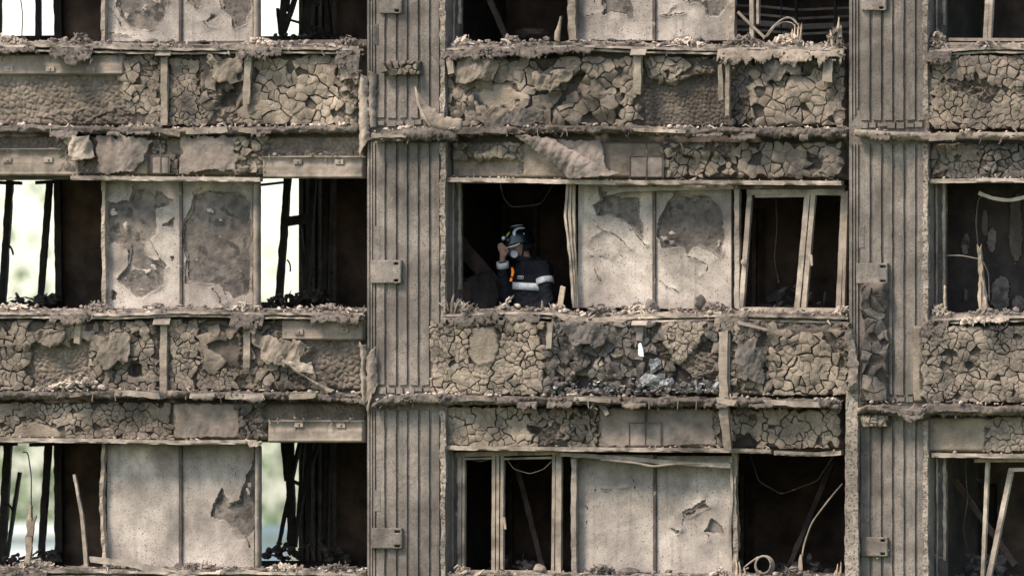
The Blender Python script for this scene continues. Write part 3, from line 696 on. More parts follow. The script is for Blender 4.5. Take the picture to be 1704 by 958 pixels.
panel('insulation_panel', 'tan cracked spandrel insulation above the splintered post', (1541, 92, 1800, 216), [
    Zr('crk', 1541, 92, 1800, 218, lev=.04, size=18.5, t=.03, gap=2.0, mat_=CR, amp=.03, tilt=.02, skip=.03),
    Zone('lump', [(1555, 140), (1600, 130), (1665, 145), (1690, 140), (1640, 170), (1600, 150)], lev=.04, amp=.05, size=16, tone=.4, warp=8),
    Zr('crk', 1550, 150, 1612, 216, lev=.05, size=16, t=.03, gap=2, mat_=CP),
], seed=31, plane=-.04)
panel('insulation_panel', 'tan cracked lower strip just over the splintered post', (1551, 238, 1800, 298), [
    Zr('crk', 1572, 238, 1645, 300, lev=.03, size=15, t=.022, gap=1.7, mat_=CR),
    Zr('lump', 1548, 236, 1574, 300, lev=.04, amp=.04, size=20, tone=.55),
    Zr('crk', 1632, 238, 1800, 300, lev=.04, size=18, t=.036, gap=2.6, mat_=CD, amp=.04, tilt=.04),
], seed=37)
panel('insulation_panel', 'tan densely cracked spandrel insulation below the splintered post, rounded at its edge', (1519, 541, 1800, 670), [
    Zr('flat', 1519, 541, 1545, 672, lev=.05, amp=.02, tone=.62),
    Zr('crk', 1536, 541, 1800, 672, lev=.04, size=17.5, t=.034, gap=2.4, mat_=CR, amp=.02, skip=.02),
    Zr('hole', 1580, 585, 1592, 598, lev=0, tone=.2), Zr('hole', 1608, 600, 1618, 612, lev=0, tone=.2),
], seed=41, plane=-.10)
panel('insulation_panel', 'smooth tan lower strip with long cracks, over the bare leaning window posts', (1541, 692, 1800, 752), [
    Zr('flat', 1541, 690, 1668, 754, lev=.05, amp=.03, tone=.72, warp=2),
    Zr('crk', 1642, 692, 1800, 754, lev=.03, size=19, t=.03, gap=2.2, mat_=CR),
], seed=43, plane=-.02)
panel('insulation_panel', 'strip of charred foam clinging to the ribbed column near the leaning window frame', (1437, 468, 1479, 666), [
    Zr('lump', 1437, 468, 1479, 668, lev=.045, amp=.05, size=30, tone=.36),
    Zr('crk', 1437, 470, 1479, 668, lev=.05, size=24, t=.03, tilt=.04, mat_=CD, amp=.06, skip=.15),
], seed=47, plane=-.16)
panel('insulation_panel', 'small block of lumpy foam on the ribbed column, above the corner-room channel', (638, 101, 702, 126), [
    Zr('crk', 638, 101, 702, 127, lev=.04, size=15, t=.045, tilt=.03, mat_=CR, dome=.02), ], seed=49, plane=-.15)
panel('insulation_panel', 'row of foam lumps under the floor-line bar on the column by the bare window posts', (1434, 690, 1482, 710), [
    Zr('crk', 1434, 690, 1482, 711, lev=.04, size=14, t=.045, tilt=.03, mat_=CR, dome=.02), ], seed=50, plane=-.15)

# ================================================================= PALE INFILL PANELS BETWEEN THE WINDOWS
def infill(label, box, peels, seed, cracks=(), dark=.3, group=None, subtone=None):
    x0, y0, x1, y1 = box; d = 0.17
    t = thing('infill_panel', label, 'wall panel', w3((x0 + x1) / 2, y1, d), group)
    U, V = ugrid(x0, y0, x1, y1, 2.2)
    H = .006 * fbm(U / 30, V / 30, seed, 3) + .004 * fbm(U / 6, V / 6, seed + 1, 3) - .018
    H[0, :] = H[-1, :] = -.05; H[:, 0] = H[:, -1] = -.05
    grid_mesh('board', U, V, H, d, M_SUB, t)
    U, V = ugrid(x0 + .5, y0, x1 - .5, y1, 1.5)
    D = np.full(U.shape, 99.0)
    for p in peels:
        uw = U + 5.5 * fbm(U / 15, V / 15, seed + 7, 4); vw = V + 5.5 * fbm(U / 15, V / 15, seed + 8, 4)
        D = np.minimum(D, sdpoly(uw, vw, p))
    for c in cracks:
        uw = U + 5 * fbm(U / 11, V / 11, seed + 17, 3); vw = V + 5 * fbm(U / 11, V / 11, seed + 18, 3)
        for a, b in zip(c[:-1], c[1:]):
            ex, ey = b[0] - a[0], b[1] - a[1]; tt = np.clip(((uw - a[0]) * ex + (vw - a[1]) * ey) / (ex * ex + ey * ey), 0, 1)
            D = np.minimum(D, np.hypot(uw - a[0] - ex * tt, vw - a[1] - ey * tt) - .75)
    sm = np.zeros(U.shape); rr = random.Random(seed)
    for _ in range(4):
        gx, gy, gr = rr.uniform(x0, x1), rr.uniform(y0, y1 - 30), rr.uniform(14, 42); sm = sm + rr.uniform(.15, .5) * np.exp(-((U - gx) / gr) ** 2 - ((V - gy) / (gr * 1.5)) ** 2)
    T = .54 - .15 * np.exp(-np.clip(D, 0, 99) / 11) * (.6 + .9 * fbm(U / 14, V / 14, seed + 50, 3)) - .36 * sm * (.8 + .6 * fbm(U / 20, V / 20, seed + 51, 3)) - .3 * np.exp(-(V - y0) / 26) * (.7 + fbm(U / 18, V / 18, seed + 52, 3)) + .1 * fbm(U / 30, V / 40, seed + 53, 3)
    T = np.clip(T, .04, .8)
    H = .006 + .020 * np.exp(-np.clip(D, 0, 50) / 4.0) * (.5 + .8 * vn(U / 14, V / 14, seed + 30)) + .004 * fbm(U / 50, V / 50, seed + 11, 2)
    Dc = (D[:-1, :-1] + D[1:, 1:]) / 2
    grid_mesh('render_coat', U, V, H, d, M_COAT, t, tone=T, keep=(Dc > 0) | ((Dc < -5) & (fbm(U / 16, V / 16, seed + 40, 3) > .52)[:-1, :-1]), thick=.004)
    if peels:      # an under-layer shows along the torn edges
        ul = Dc > -(1.5 + 6 * np.clip(fbm(U / 22, V / 22, seed + 60, 3) + .25, 0, 1))[:-1, :-1]
        grid_mesh('under_layer', U, V, -.004 + .004 * fbm(U / 9, V / 9, seed + 61, 3), d, M_SHEET, t, keep=ul & (Dc < 6))
    # hidden depth of the panel
    pbox(x0, y0, x1, y1, d + .052, d + .15).build('core', M_SUB, t)
    return t
g_in = 'pale infill panels between the windows'
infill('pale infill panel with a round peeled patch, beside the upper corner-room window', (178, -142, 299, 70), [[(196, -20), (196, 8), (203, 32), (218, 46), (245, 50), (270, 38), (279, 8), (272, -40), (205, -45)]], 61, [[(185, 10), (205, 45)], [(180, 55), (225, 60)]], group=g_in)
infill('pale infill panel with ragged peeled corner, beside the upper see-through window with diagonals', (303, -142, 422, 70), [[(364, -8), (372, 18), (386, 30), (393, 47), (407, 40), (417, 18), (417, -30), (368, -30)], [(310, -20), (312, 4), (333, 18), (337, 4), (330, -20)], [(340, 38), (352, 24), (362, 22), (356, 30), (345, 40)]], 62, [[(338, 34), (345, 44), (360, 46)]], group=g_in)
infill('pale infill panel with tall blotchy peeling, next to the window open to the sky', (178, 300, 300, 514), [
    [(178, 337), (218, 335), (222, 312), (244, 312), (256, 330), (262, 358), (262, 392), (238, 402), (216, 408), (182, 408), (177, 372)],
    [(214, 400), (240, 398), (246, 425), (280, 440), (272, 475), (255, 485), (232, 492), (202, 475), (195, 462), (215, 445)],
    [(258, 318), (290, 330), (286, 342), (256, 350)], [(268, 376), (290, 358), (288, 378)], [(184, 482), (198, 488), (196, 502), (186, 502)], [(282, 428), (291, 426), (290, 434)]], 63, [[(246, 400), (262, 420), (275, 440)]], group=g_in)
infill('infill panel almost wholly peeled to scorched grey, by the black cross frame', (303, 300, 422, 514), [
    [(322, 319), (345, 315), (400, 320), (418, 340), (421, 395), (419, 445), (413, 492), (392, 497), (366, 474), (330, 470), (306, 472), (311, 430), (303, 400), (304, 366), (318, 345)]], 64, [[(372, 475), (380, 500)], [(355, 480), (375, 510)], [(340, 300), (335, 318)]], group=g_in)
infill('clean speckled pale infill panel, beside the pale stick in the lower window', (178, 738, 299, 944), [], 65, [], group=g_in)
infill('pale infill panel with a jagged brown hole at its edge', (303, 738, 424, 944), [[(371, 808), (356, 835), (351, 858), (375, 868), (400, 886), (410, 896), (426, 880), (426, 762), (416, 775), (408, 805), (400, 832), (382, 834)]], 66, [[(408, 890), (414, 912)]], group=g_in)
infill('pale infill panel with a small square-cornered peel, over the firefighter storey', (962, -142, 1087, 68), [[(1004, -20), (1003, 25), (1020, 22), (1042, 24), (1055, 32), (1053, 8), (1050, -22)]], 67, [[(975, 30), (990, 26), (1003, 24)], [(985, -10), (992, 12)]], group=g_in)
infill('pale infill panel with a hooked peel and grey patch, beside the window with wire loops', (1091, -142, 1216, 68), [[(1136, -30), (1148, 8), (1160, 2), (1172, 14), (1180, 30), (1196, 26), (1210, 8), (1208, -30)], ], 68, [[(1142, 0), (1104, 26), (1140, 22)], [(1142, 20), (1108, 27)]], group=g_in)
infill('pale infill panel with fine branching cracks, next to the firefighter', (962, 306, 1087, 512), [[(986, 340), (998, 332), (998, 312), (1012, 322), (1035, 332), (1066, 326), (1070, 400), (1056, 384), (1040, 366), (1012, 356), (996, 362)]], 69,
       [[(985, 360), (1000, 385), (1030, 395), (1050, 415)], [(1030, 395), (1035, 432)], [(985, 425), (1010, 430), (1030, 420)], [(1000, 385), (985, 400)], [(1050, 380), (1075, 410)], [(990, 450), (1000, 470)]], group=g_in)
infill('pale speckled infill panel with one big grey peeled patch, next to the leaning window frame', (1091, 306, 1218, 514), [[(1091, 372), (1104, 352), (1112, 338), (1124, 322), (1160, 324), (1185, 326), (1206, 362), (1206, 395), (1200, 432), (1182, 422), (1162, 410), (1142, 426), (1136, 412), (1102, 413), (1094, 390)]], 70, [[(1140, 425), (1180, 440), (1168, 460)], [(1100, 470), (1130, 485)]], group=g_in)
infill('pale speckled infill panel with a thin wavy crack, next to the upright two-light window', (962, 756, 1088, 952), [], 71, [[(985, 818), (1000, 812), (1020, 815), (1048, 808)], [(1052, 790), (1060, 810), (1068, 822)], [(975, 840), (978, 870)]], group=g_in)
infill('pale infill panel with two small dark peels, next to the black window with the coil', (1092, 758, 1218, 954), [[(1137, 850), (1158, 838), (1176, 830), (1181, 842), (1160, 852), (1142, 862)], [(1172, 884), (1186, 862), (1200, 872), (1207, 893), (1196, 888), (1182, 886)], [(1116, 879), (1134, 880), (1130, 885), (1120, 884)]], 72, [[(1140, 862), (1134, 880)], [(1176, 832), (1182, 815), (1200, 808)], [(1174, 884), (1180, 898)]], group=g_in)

# ================================================================= STEEL CHANNELS
def channel(label, x0, y0, x1, y1, bolts, seed, dep=-.03, warm=None):
    t = thing('steel_channel', label, 'steel channel', w3((x0 + x1) / 2, y1, dep))
    U, V = ugrid(x0, y0, x1, y1, 2.5); f = (V - y0) / (y1 - y0)
    H = np.where(f < .07, .05, np.where(f > .9, .03, .012)) + .004 * fbm(U / 40, V / 20, seed, 2)
    H = H + np.where((f > .45) & (f < .9), .006, 0) + .012 * fbm(U / 26, V / 15, seed + 3, 3); H[0, :] = H[-1, :] = -.06; H[:, 0] = H[:, -1] = -.06
    grid_mesh('web', U, V, H, dep, M_STEEL, t)
    for (bx, by) in bolts:
        p = pbox(bx - 7, by - 4, bx + 7, by + 4, dep - .032, dep - .004).build('bolt_plate', M_RAIL, t)
        V_, F_ = lump(w3(bx, by, dep - .036), (.014, .012, .014), random); mk('bolt', V_, F_, M_BATTEN, p)
    litter('ash_crumbs', t, M_RUB, int((x1 - x0) / 5), (x0, x1), lambda x: y0 + random.Random(int(x * 7)).uniform(-2, 6), (dep - .06, dep - .02), (3, 8), seed + 70, hang=.4, lumps=.5)
channel('buff steel channel bolted over the pebbled insulation, above the storey of the firefighter', -60, 90, 207, 125, [(14, 115), (83, 115), (151, 115)], 1)
channel('warm-stained steel channel over the window open to cloudy sky', -60, 246, 134, 293, [(12, 267), (80, 266)], 2)
channel('buff steel channel over the window with the black cross frame', 436, 259, 606, 297, [(495, 269), (564, 269)], 3)
channel('short buff steel channel under the window with the black cross frame', 468, 531, 606, 566, [(497, 552), (572, 549)], 4)
channel('buff steel channel over the window with leaning black bars', 445, 698, 606, 736, [(497, 706), (567, 707)], 5)

# ================================================================= FLOOR-LINE BARS (charred mineral wool and rails)
def ledge(label, pts, h, th, seed, litter_n=120, matl=None, hang=.55, amp=.38, group='charred bars along the floor lines'):
    t = thing('fire_barrier_bar', label, 'ledge', w3(pts[0][0], pts[0][1] + 8, 0), group)
    fuzzy_bar('wool_bar', pts, h, th, matl or M_FUZZ, t, amp=amp * 1.3, seed=seed)
    xs = [p[0] for p in pts]; ys = [p[1] for p in pts]; ds = [p[2] for p in pts]
    rp = random.Random(seed + 500); xq = min(xs) + rp.uniform(0, 30)
    while xq < max(xs) - 40:      # broken lengths of the rail the wool sat on
        ln = rp.uniform(28, 95); x2 = min(xq + ln, max(xs)); dq = min(ds) - th * .52; yq = lambda x: float(np.interp(x, xs, ys)) + rp.uniform(-2.5, 2.5)
        if rp.random() < .6: stick('rail_piece', [(xq, yq(xq), dq), (x2, yq(x2), dq)], rp.uniform(5, 10), .04, rp.choice([M_RAIL, M_BATTEN, M_FUZZ]), t, rough=.2, seg=3.5, jag=4, seed=int(xq * 3) + seed)
        xq = x2 + rp.uniform(8, 70)
    hh = (max(h) if isinstance(h, (list, tuple)) else h)
    yf = lambda x: float(np.interp(x, xs, ys)) + random.Random(int(x * 97)).uniform(-.2, .5) * hh
    litter('fibres', t, M_FUZZ, int(litter_n * .8), (min(xs), max(xs)), yf, (min(ds) - th * .55, max(ds) - th * .3), (3, 8), seed, hang=hang * .5, lumps=.45, flat=.8)
    yt = lambda x: float(np.interp(x, xs, ys)) - hh * .45
    litter('ash', t, M_RUBP, litter_n // 2, (min(xs), max(xs)), yt, (min(ds) - th * .45, max(ds) + th * .2), (3, 8), seed + 1, lumps=.4)
    xa, xb = min(xs), max(xs); nr = int((xb - xa) / 55)
    r = random.Random(seed)
    for k in range(nr):
        if r.random() < .6: continue
        x = r.uniform(xa, xb - 30); ww = r.uniform(14, 48)
        rag('shred', t, M_FUZZ, x, x + ww, lambda u, xs=xs, ys=ys: np.interp(u, xs, ys) + hh * .1, r.uniform(5, 12), min(ds) - th * .5, seed + k, out=.035, fray=.8, kind='stuff')
    for k in range(int((xb - xa) / 150)):
        x = r.uniform(xa, xb); y = float(np.interp(x, xs, ys))
        stick('wire_tie', [(x, y - 2, min(ds) - th * .6), (x + r.uniform(-2, 2), y + r.uniform(8, 14), min(ds) - th * .55)], 1.5, .008, M_BATTEN, t, rough=.2, seg=2)
ledge('charred wool bar along the floor line above the windows open to cloudy sky', [(-60, 216, -.04), (60, 214, -.05), (150, 217, -.05), (265, 217, -.04), (275, 221, -.05), (400, 217, -.05), (598, 214, -.05)], [11, 12, 12, 13, 12, 11, 12], .16, 1, 260)
ledge('charred wool bar along the floor line below the windows open to cloudy sky', [(-60, 657, -.05), (60, 658, -.06), (200, 655, -.06), (400, 657, -.06), (600, 660, -.05)], [14, 13, 12, 12, 13], .18, 2, 260)
ledge('ragged bar crossing the ribbed column above the firefighter storey', [(620, 228, -.2), (660, 226, -.2), (700, 222, -.2), (745, 224, -.2), (762, 226, -.17)], [11, 12, 22, 18, 14], .16, 3, 90)
ledge('ragged bar crossing the ribbed column below the firefighter storey', [(622, 674, -.2), (650, 668, -.2), (690, 661, -.2), (720, 664, -.2), (745, 662, -.18)], [8, 15, 12, 17, 15], .16, 4, 90)
ledge('shaggy charred bar along the floor line over the firefighter window', [(752, 218, -.08), (880, 218, -.07), (900, 215, -.08), (1060, 216, -.07), (1150, 220, -.07), (1240, 219, -.08), (1410, 222, -.08)], [12, 13, 11, 13, 12, 14, 15], .2, 5, 330, amp=.45)
ledge('shaggy charred bar along the floor line under the firefighter window', [(740, 664, -.14), (900, 666, -.14), (1000, 665, -.15), (1060, 668, -.15), (1200, 668, -.14), (1400, 672, -.14)], [14, 13, 12, 15, 14, 13], .18, 6, 330, amp=.42)
ledge('bare tan bar across the column over the flaking jamb', [(1425, 221, -.19), (1500, 226, -.2), (1550, 228, -.18), (1620, 226, -.12), (1800, 228, -.12)], [11, 12, 13, 12, 12], .15, 7, 130, matl=M_BATTEN, amp=.2)
ledge('shaggy bar across the column over the bare leaning window posts', [(1430, 681, -.2), (1480, 678, -.2), (1530, 690, -.2), (1550, 680, -.18), (1620, 682, -.16), (1800, 684, -.16)], [12, 11, 22, 14, 14, 14], .16, 8, 160)

# ================================================================= HEAD RAILS over the windows
def headrail(label, pts, seed):
    t = thing('head_rail', label, 'rail', w3(pts[0][0], pts[0][1], -.04), 'thin bent rails over the windows')
    stick('rail', pts, 5.5, .10, M_RAIL, t, rough=.12, seg=5, seed=seed)
    stick('drip_lip', [(p[0], p[1] + 3.4, p[2] - .02) for p in pts], 2.2, .07, M_RAIL, t, rough=.3, seg=4, seed=seed + 1)
    litter('dust', t, M_RUBP, int((pts[-1][0] - pts[0][0]) / 6), (pts[0][0], pts[-1][0]), lambda x: float(np.interp(x, [p[0] for p in pts], [p[1] for p in pts])) - 3, (-.09, -.03), (2, 6), seed + 2, hang=.3)
headrail('thin bent head rail over the windows open to cloudy sky', [(120, 295, -.05), (200, 296, -.05), (300, 297, -.05), (435, 298, -.05)], 1)
headrail('thin bent head rail over the lower windows with a hanging white lug', [(-60, 730, -.05), (150, 732, -.05), (300, 735, -.05), (430, 734, -.05)], 2)
headrail('thin bent head rail over the firefighter', [(744, 298, -.05), (870, 300, -.05), (1000, 303, -.05), (1200, 303, -.05), (1402, 304, -.05)], 3)
headrail('thin bent head rail over the upright two-light window', [(746, 744, -.05), (950, 746, -.05), (1200, 748, -.05), (1285, 750, -.05)], 4)
headrail('short head rail end over the black window with the coil', [(1290, 752, -.05), (1362, 755, -.05), (1402, 752, -.05)], 5)
headrail('bright bent head rail over the splintered post', [(1549, 301, -.05), (1640, 299, -.05), (1800, 301, -.05)], 6)
headrail('bright bent head rail over the bare leaning window posts', [(1552, 756, -.05), (1650, 757, -.05), (1800, 759, -.05)], 7)

# ================================================================= SILLS with rubble
def sill(label, pts, seed, rags, heaps, litter_n=200, dep=-.08):
    t = thing('window_sill', label, 'sill', w3(pts[0][0], pts[0][1] + 8, 0), 'broken window sills heaped with ash')
    xs = [p[0] for p in pts]; ys = [p[1] for p in pts]; yy = lambda x: float(np.interp(x, xs, ys))
    V, F = sweep([(x, y + 2, .08) for x, y in pts], 9, .34, 4, .08, 6, seed=seed); mk('sill_board', V, F, M_RUB, t, False)
    stick('front_lip', [(x, y + 3 + random.uniform(-1, 1), dep - .03) for x, y in pts], 4, .05, M_RAIL, t, rough=.3, seg=4, seed=seed + 1)
    stick('lower_lip', [(x, y + 9.5 + random.uniform(-1, 1), dep - .01) for x, y in pts], 3.2, .05, M_RAIL, t, rough=.35, seg=4, seed=seed + 2)
    fuzzy_bar('ash_crest', [(x, y - 1, .06) for x, y in pts], 9, .22, M_RUB, t, amp=.55, seed=seed + 3, n=12, kind='stuff')
    litter('crumbs', t, M_RUB, int(litter_n * .7), (xs[0], xs[-1]), lambda x: yy(x) - 5 + random.Random(int(x * 31)).uniform(-3, 5), (-.12, .16), (3, 9), seed + 4, lumps=.6, hang=.1, flat=.9)
    litter('pale_splinters', t, M_RUBP, int(litter_n * .6), (xs[0], xs[-1]), lambda x: yy(x) - 4 + random.Random(int(x * 53)).uniform(-2, 11), (-.14, .02), (3, 9), seed + 5, lumps=.25, hang=.15, flat=.85)
    for k, (xa, xb, drop, m) in enumerate(rags):
        rag('torn_sheet', t, m, xa, xb, lambda u: np.interp(u, xs, ys) + 3, drop, dep - .05, seed + 20 + k, out=.06, fray=.55)
        litter('shreds', t, m, int((xb - xa) * .55), (xa, xb), lambda x: yy(x) + 4 + random.Random(int(x * 71)).uniform(0, 1) * drop, (dep - .13, dep - .06), (3, 8), seed + 40 + k, hang=.45, lumps=.3)
    for k, (hx, w, h) in enumerate(heaps):
        r = random.Random(seed * 50 + k); m = MB()
        for q in range(int(w * h / 6)):
            f = r.gauss(0, .45); gx = hx + f * w / 2; gy = yy(hx) - 3 - h * max(0, 1 - f * f * 1.1) * r.random()
            s = r.uniform(3, 8) * K
            if r.random() < .5: V, F = lump(w3(gx, gy, r.uniform(-.08, .12)), (s * .6, s * .5, s * .5), r); m.add(V, F, False)
            else:
                V, F = shard(w3(gx, gy, r.uniform(-.1, .1)), (r.gauss(0, 1), r.gauss(0, .6), r.gauss(0, .7)), s * 2.2, s * .7, r); m.add(V, F, False)
        m.build('heap', M_RUB if k % 2 else M_RUBP, t, kind='stuff')
FZ, RP = M_FUZZ, M_RUBP
sill('broken sill heaped with ash above the bolted pebbled insulation', [(-60, 76), (60, 74), (150, 76), (300, 80), (420, 78), (520, 78), (606, 80)], 100, [(-20, 60, 10, FZ), (85, 155, 22, FZ), (395, 470, 14, FZ), (560, 600, 40, FZ)], [(15, 60, 12), (135, 40, 16), (430, 60, 12), (580, 50, 14)], 330)
sill('broken sill heaped with ash under the windows open to cloudy sky', [(-60, 518), (100, 519), (200, 520), (300, 516), (430, 519), (606, 520)], 200, [(85, 150, 14, FZ), (385, 440, 26, FZ), (520, 600, 14, FZ)], [(25, 60, 10), (160, 50, 12), (405, 50, 12), (545, 80, 9)], 330)
sill('broken sill strewn with planks under the lower windows open to the sky', [(-60, 946), (150, 948), (300, 950), (430, 950), (610, 952)], 300, [(0, 80, 14, FZ)], [(60, 80, 12), (330, 90, 10), (470, 60, 8), (560, 70, 10)], 360)
sill('broken shaggy sill above the buckled insulation over the firefighter', [(742, 80), (900, 76), (960, 74), (1087, 78), (1200, 80), (1300, 78), (1405, 80)], 400, [(738, 905, 14, FZ), (1195, 1405, 22, M_BATTEN), (905, 990, 10, FZ)], [(770, 40, 14), (850, 40, 14), (1140, 60, 12), (1240, 70, 16), (1310, 60, 18), (1390, 30, 30)], 420)
sill('broken sill the firefighter leans over, strewn with rope-like debris', [(742, 522), (860, 518), (920, 520), (975, 528), (1090, 524), (1220, 522), (1300, 524), (1412, 526)], 500, [(738, 900, 16, FZ), (920, 985, 20, FZ), (1190, 1245, 34, FZ)], [(765, 40, 16), (840, 30, 8), (930, 40, 12), (1000, 60, 14), (1060, 60, 14), (1190, 60, 16), (1400, 24, 14)], 420)
sill('broken sill under the upright two-light window and the coil', [(742, 958), (960, 958), (1220, 960), (1412, 962)], 600, [], [(770, 40, 14), (1000, 60, 14), (1200, 40, 10), (1320, 60, 14)], 240)
sill('broken sill with a bright split rail above the tan cracked insulation', [(1545, 84), (1640, 78), (1800, 80)], 700, [(1540, 1585, 24, FZ)], [(1560, 40, 26)], 140)
sill('broken splintery sill under the tall splintered post', [(1545, 530), (1640, 524), (1800, 526)], 800, [(1540, 1580, 22, FZ), (1600, 1680, 9, RP)], [(1562, 40, 18), (1640, 40, 8)], 160)

# individual char lumps lying on the sills
def lumps_on(spots, where, seed):
    r = random.Random(seed)
    for (x, y, w, h) in spots:
        p = w3(x, y, .08); V, F = lump((p[0], .06, p[2]), (w * K * .56, w * K * .5, h * K * .6), r, True)
        V[:, 2] += p[2] + h * K / 2 - V[:, 2].max() 
        tag(mk('char_lump', V, F, M_LUMP, None, False), 'dark lump of char lying on the sill ' + where, 'char lump', 'char lumps ' + where)
lumps_on([(735, 512, 16, 12)] * 0 + [(982, 508, 14, 12), (1000, 510, 14, 10), (1062, 508, 14, 12), (1085, 507, 24, 20), (1020, 513, 12, 8), (1040, 512, 12, 9), (1203, 514, 16, 12)], 'next to the firefighter', 1)
lumps_on([(1140, 66, 22, 14), (1165, 68, 14, 10), (1125, 68, 18, 12), (990, 68, 14, 8), (1020, 68, 18, 8), (1062, 70, 16, 7)], 'over the firefighter storey', 2)
lumps_on([(255, 68, 22, 8), (285, 68, 14, 7), (230, 69, 14, 6), (338, 70, 18, 6)], 'of the upper peeled panels', 3)
lumps_on([(265, 508, 28, 10), (298, 510, 12, 5), (245, 511, 14, 6), (360, 514, 18, 6)], 'below the blotchy peeled panels', 4)
lumps_on([(300, 941, 24, 12), (330, 941, 22, 10), (290, 946, 16, 8)], 'below the panel with the jagged brown hole', 5)
lumps_on([(1048, 950, 34, 14), (1015, 954, 16, 8), (1080, 954, 18, 8)], 'below the speckled panel with the wavy crack', 6)
V, F = lump(w3(1166, 502, .05), (.12, .05, .08), random.Random(5), True); tag(mk('plaster_slab', V, F, M_SHEET, None, False), 'tan slab of fallen plaster leaning on the big peeled panel', 'plaster slab')
V, F = lump(w3(898, 948, .05), (.085, .05, .06), random.Random(9), True); tag(mk('plaster_lump', V, F, M_CRUST, None, False), 'grey pointed lump at the foot of the upright two-light window', 'lump')
for x, y, w in ((862, 509, 24), (782, 512, 14), (745, 505, 9)):
    V, F = lump(w3(x, y, -.02), (w * K / 2, .04, .03), random.Random(x), True); tag(mk('rolled_scrap', V, F, M_RUBP, None, True), 'pale rolled scrap on the sill before the firefighter', 'scrap', 'rolled scraps before the firefighter')

# ================================================================= POSTS, BATTENS, FLAPS
def post(name, label, pts, w, th, m, cat='post', n=4, rough=.1, jag=2, **k):
    return stick(name, pts, w, th, m, None, n=n, rough=rough, jag=jag, label=label, cat=cat, **k)
# joints and edge posts of the infill panels
def joint(label, px, ya, yb, bend=0, m=None, w=4, dep=.15):
    post('joint_strip', label, [(px, ya, dep), (px + bend, (ya + yb) / 2, dep), (px, yb, dep)], w, .03, m or M_JAMB, 'joint strip', rough=.12, group='strips between infill panels')
for lab, px, ya, yb in (('dark joint strip between the two upper corner-room infill panels', 301, -142, 70), ('dark joint strip between the blotchy and the almost wholly peeled panel', 301.5, 300, 514),
                        ('dark joint strip beside the clean speckled panel', 301, 738, 944), ('grey joint strip beside the small square-cornered peel', 1089, -142, 68),
                        ('grey joint strip beside the fine branching cracks', 1089, 306, 512), ('grey joint strip beside the panel with the wavy crack', 1090, 757, 953)):
    joint(lab, px, ya, yb)
post('edge_post', 'pale edge post of the upper corner-room window', [(174, -142, .12), (174, 70, .12)], 7, .1, M_FRAME, rough=.15)
post('edge_post', 'bright edge post beside the blotchy peeled panel', [(175, 300, .12), (174, 400, .12), (176, 512, .12)], 6, .1, M_FRAME, rough=.2)
post('edge_post', 'bent split edge post beside the clean speckled panel', [(174, 738, .12), (170, 840, .12), (176, 944, .12)], 6, .08, M_FRAME, rough=.3)
post('edge_post', 'pale rounded reveal post beside the upper window with diagonals', [(428, -142, .12), (428, 72, .12)], 12, .12, M_FRAME, n=10, rough=.05)
post('edge_post', 'pale rounded reveal post beside the window with the black cross frame', [(428, 302, .12), (428, 514, .12)], 12, .12, M_FRAME, n=10, rough=.05)
post('edge_post', 'dark rounded reveal post beside the jagged brown hole', [(430, 742, .12), (430, 944, .12)], 10, .12, M_RAIL, n=10, rough=.05)
post('edge_post', 'split white post beside the dark room over the firefighter', [(954, -142, .1), (952, -40, .1), (955, 68, .1)], 13, .1, M_FRAME, rough=.12)
for k, (dx, w) in enumerate(((-5, 4), (0, 5), (5, 5))):
    post('bent_post', 'bowed split post at the side of the firefighter opening', [(950 + dx, 306, .08 + k * .02), (948 + dx + (k - 1) * 2, 360, .06 + k * .02), (953 + dx * .7, 430, .07 + k * .02), (958 + dx * .6, 512, .08 + k * .02)], w, .04, M_FRAME, rough=.2, group='bowed split post strips by the firefighter')
post('edge_post', 'narrow upright post beside the panel with the wavy crack', [(957, 760, .1), (956, 860, .1), (957, 953, .1)], 9, .08, M_RAIL, rough=.12)
post('edge_post', 'splitting post beside the hooked peel', [(1219, -142, .1), (1220, 68, .1)], 9, .08, M_FRAME, rough=.2)
post('edge_post', 'dark double post beside the leaning window frame', [(1228, 308, .1), (1228, 514, .1)], 8, .08, M_RAIL, rough=.12)
post('edge_post', 'split curling post beside the black window with the coil', [(1224, 752, .1), (1222, 830, .1), (1226, 900, .1), (1223, 956, .1)], 9, .08, M_BATTEN, rough=.3)
post('edge_strip', 'thin curled strip beside the split post of the coil window', [(1217, 760, .06), (1219, 820, .05), (1215, 880, .06), (1217, 955, .06)], 4, .03, M_RAIL, rough=.2)
# battens and uprights on the insulation
def batten(label, pts, w, m=None, th=.05, plate=None, rough=.12):
    t = thing('batten', label, 'batten', w3(*pts[-1]), 'battens hanging on the burnt insulation')
    stick('stem', pts, w, th, m or M_BATTEN, t, rough=rough, jag=3, seg=4)
    if plate:
        a, b, c, d = plate; U, V = ugrid(a, b, c, d, 2); grid_mesh('cap_plate', U, V, .03 + .05 * (V - b) / (d - b), pts[0][2], M_RAIL, t, thick=.01)
batten('cracked upright between bare pebbles and fine cracks, with a bright cap plate', [(274, 95, -.05), (274, 208, -.05)], 12, plate=(262, 82, 288, 93))
batten('pale half-length batten between lumpy and coarse cracked insulation', [(415, 92, -.1), (412, 130, -.1), (411, 172, -.1)], 12, M_FRAME)
batten('short pale board end at the column side of the coarse cracked insulation', [(575, 95, -.1), (575, 132, -.1)], 16, M_FRAME)
batten('upright below the joint of the blotchy panels, between two finely cracked fields', [(273, 534, -.06), (273, 650, -.06)], 12, plate=(258, 528, 286, 540))
batten('short round peg over the pebbled bare patch', [(131, 536, -.08), (129, 570, -.08)], 10, M_BATTEN)
batten('half-length batten beside the crumpled diagonal foam', [(412, 540, -.09), (411, 612, -.09)], 12)
batten('pale batten stub with cap over the bare dark patch', [(1062, 92, -.12), (1061, 155, -.12)], 13, plate=(1052, 82, 1078, 92))
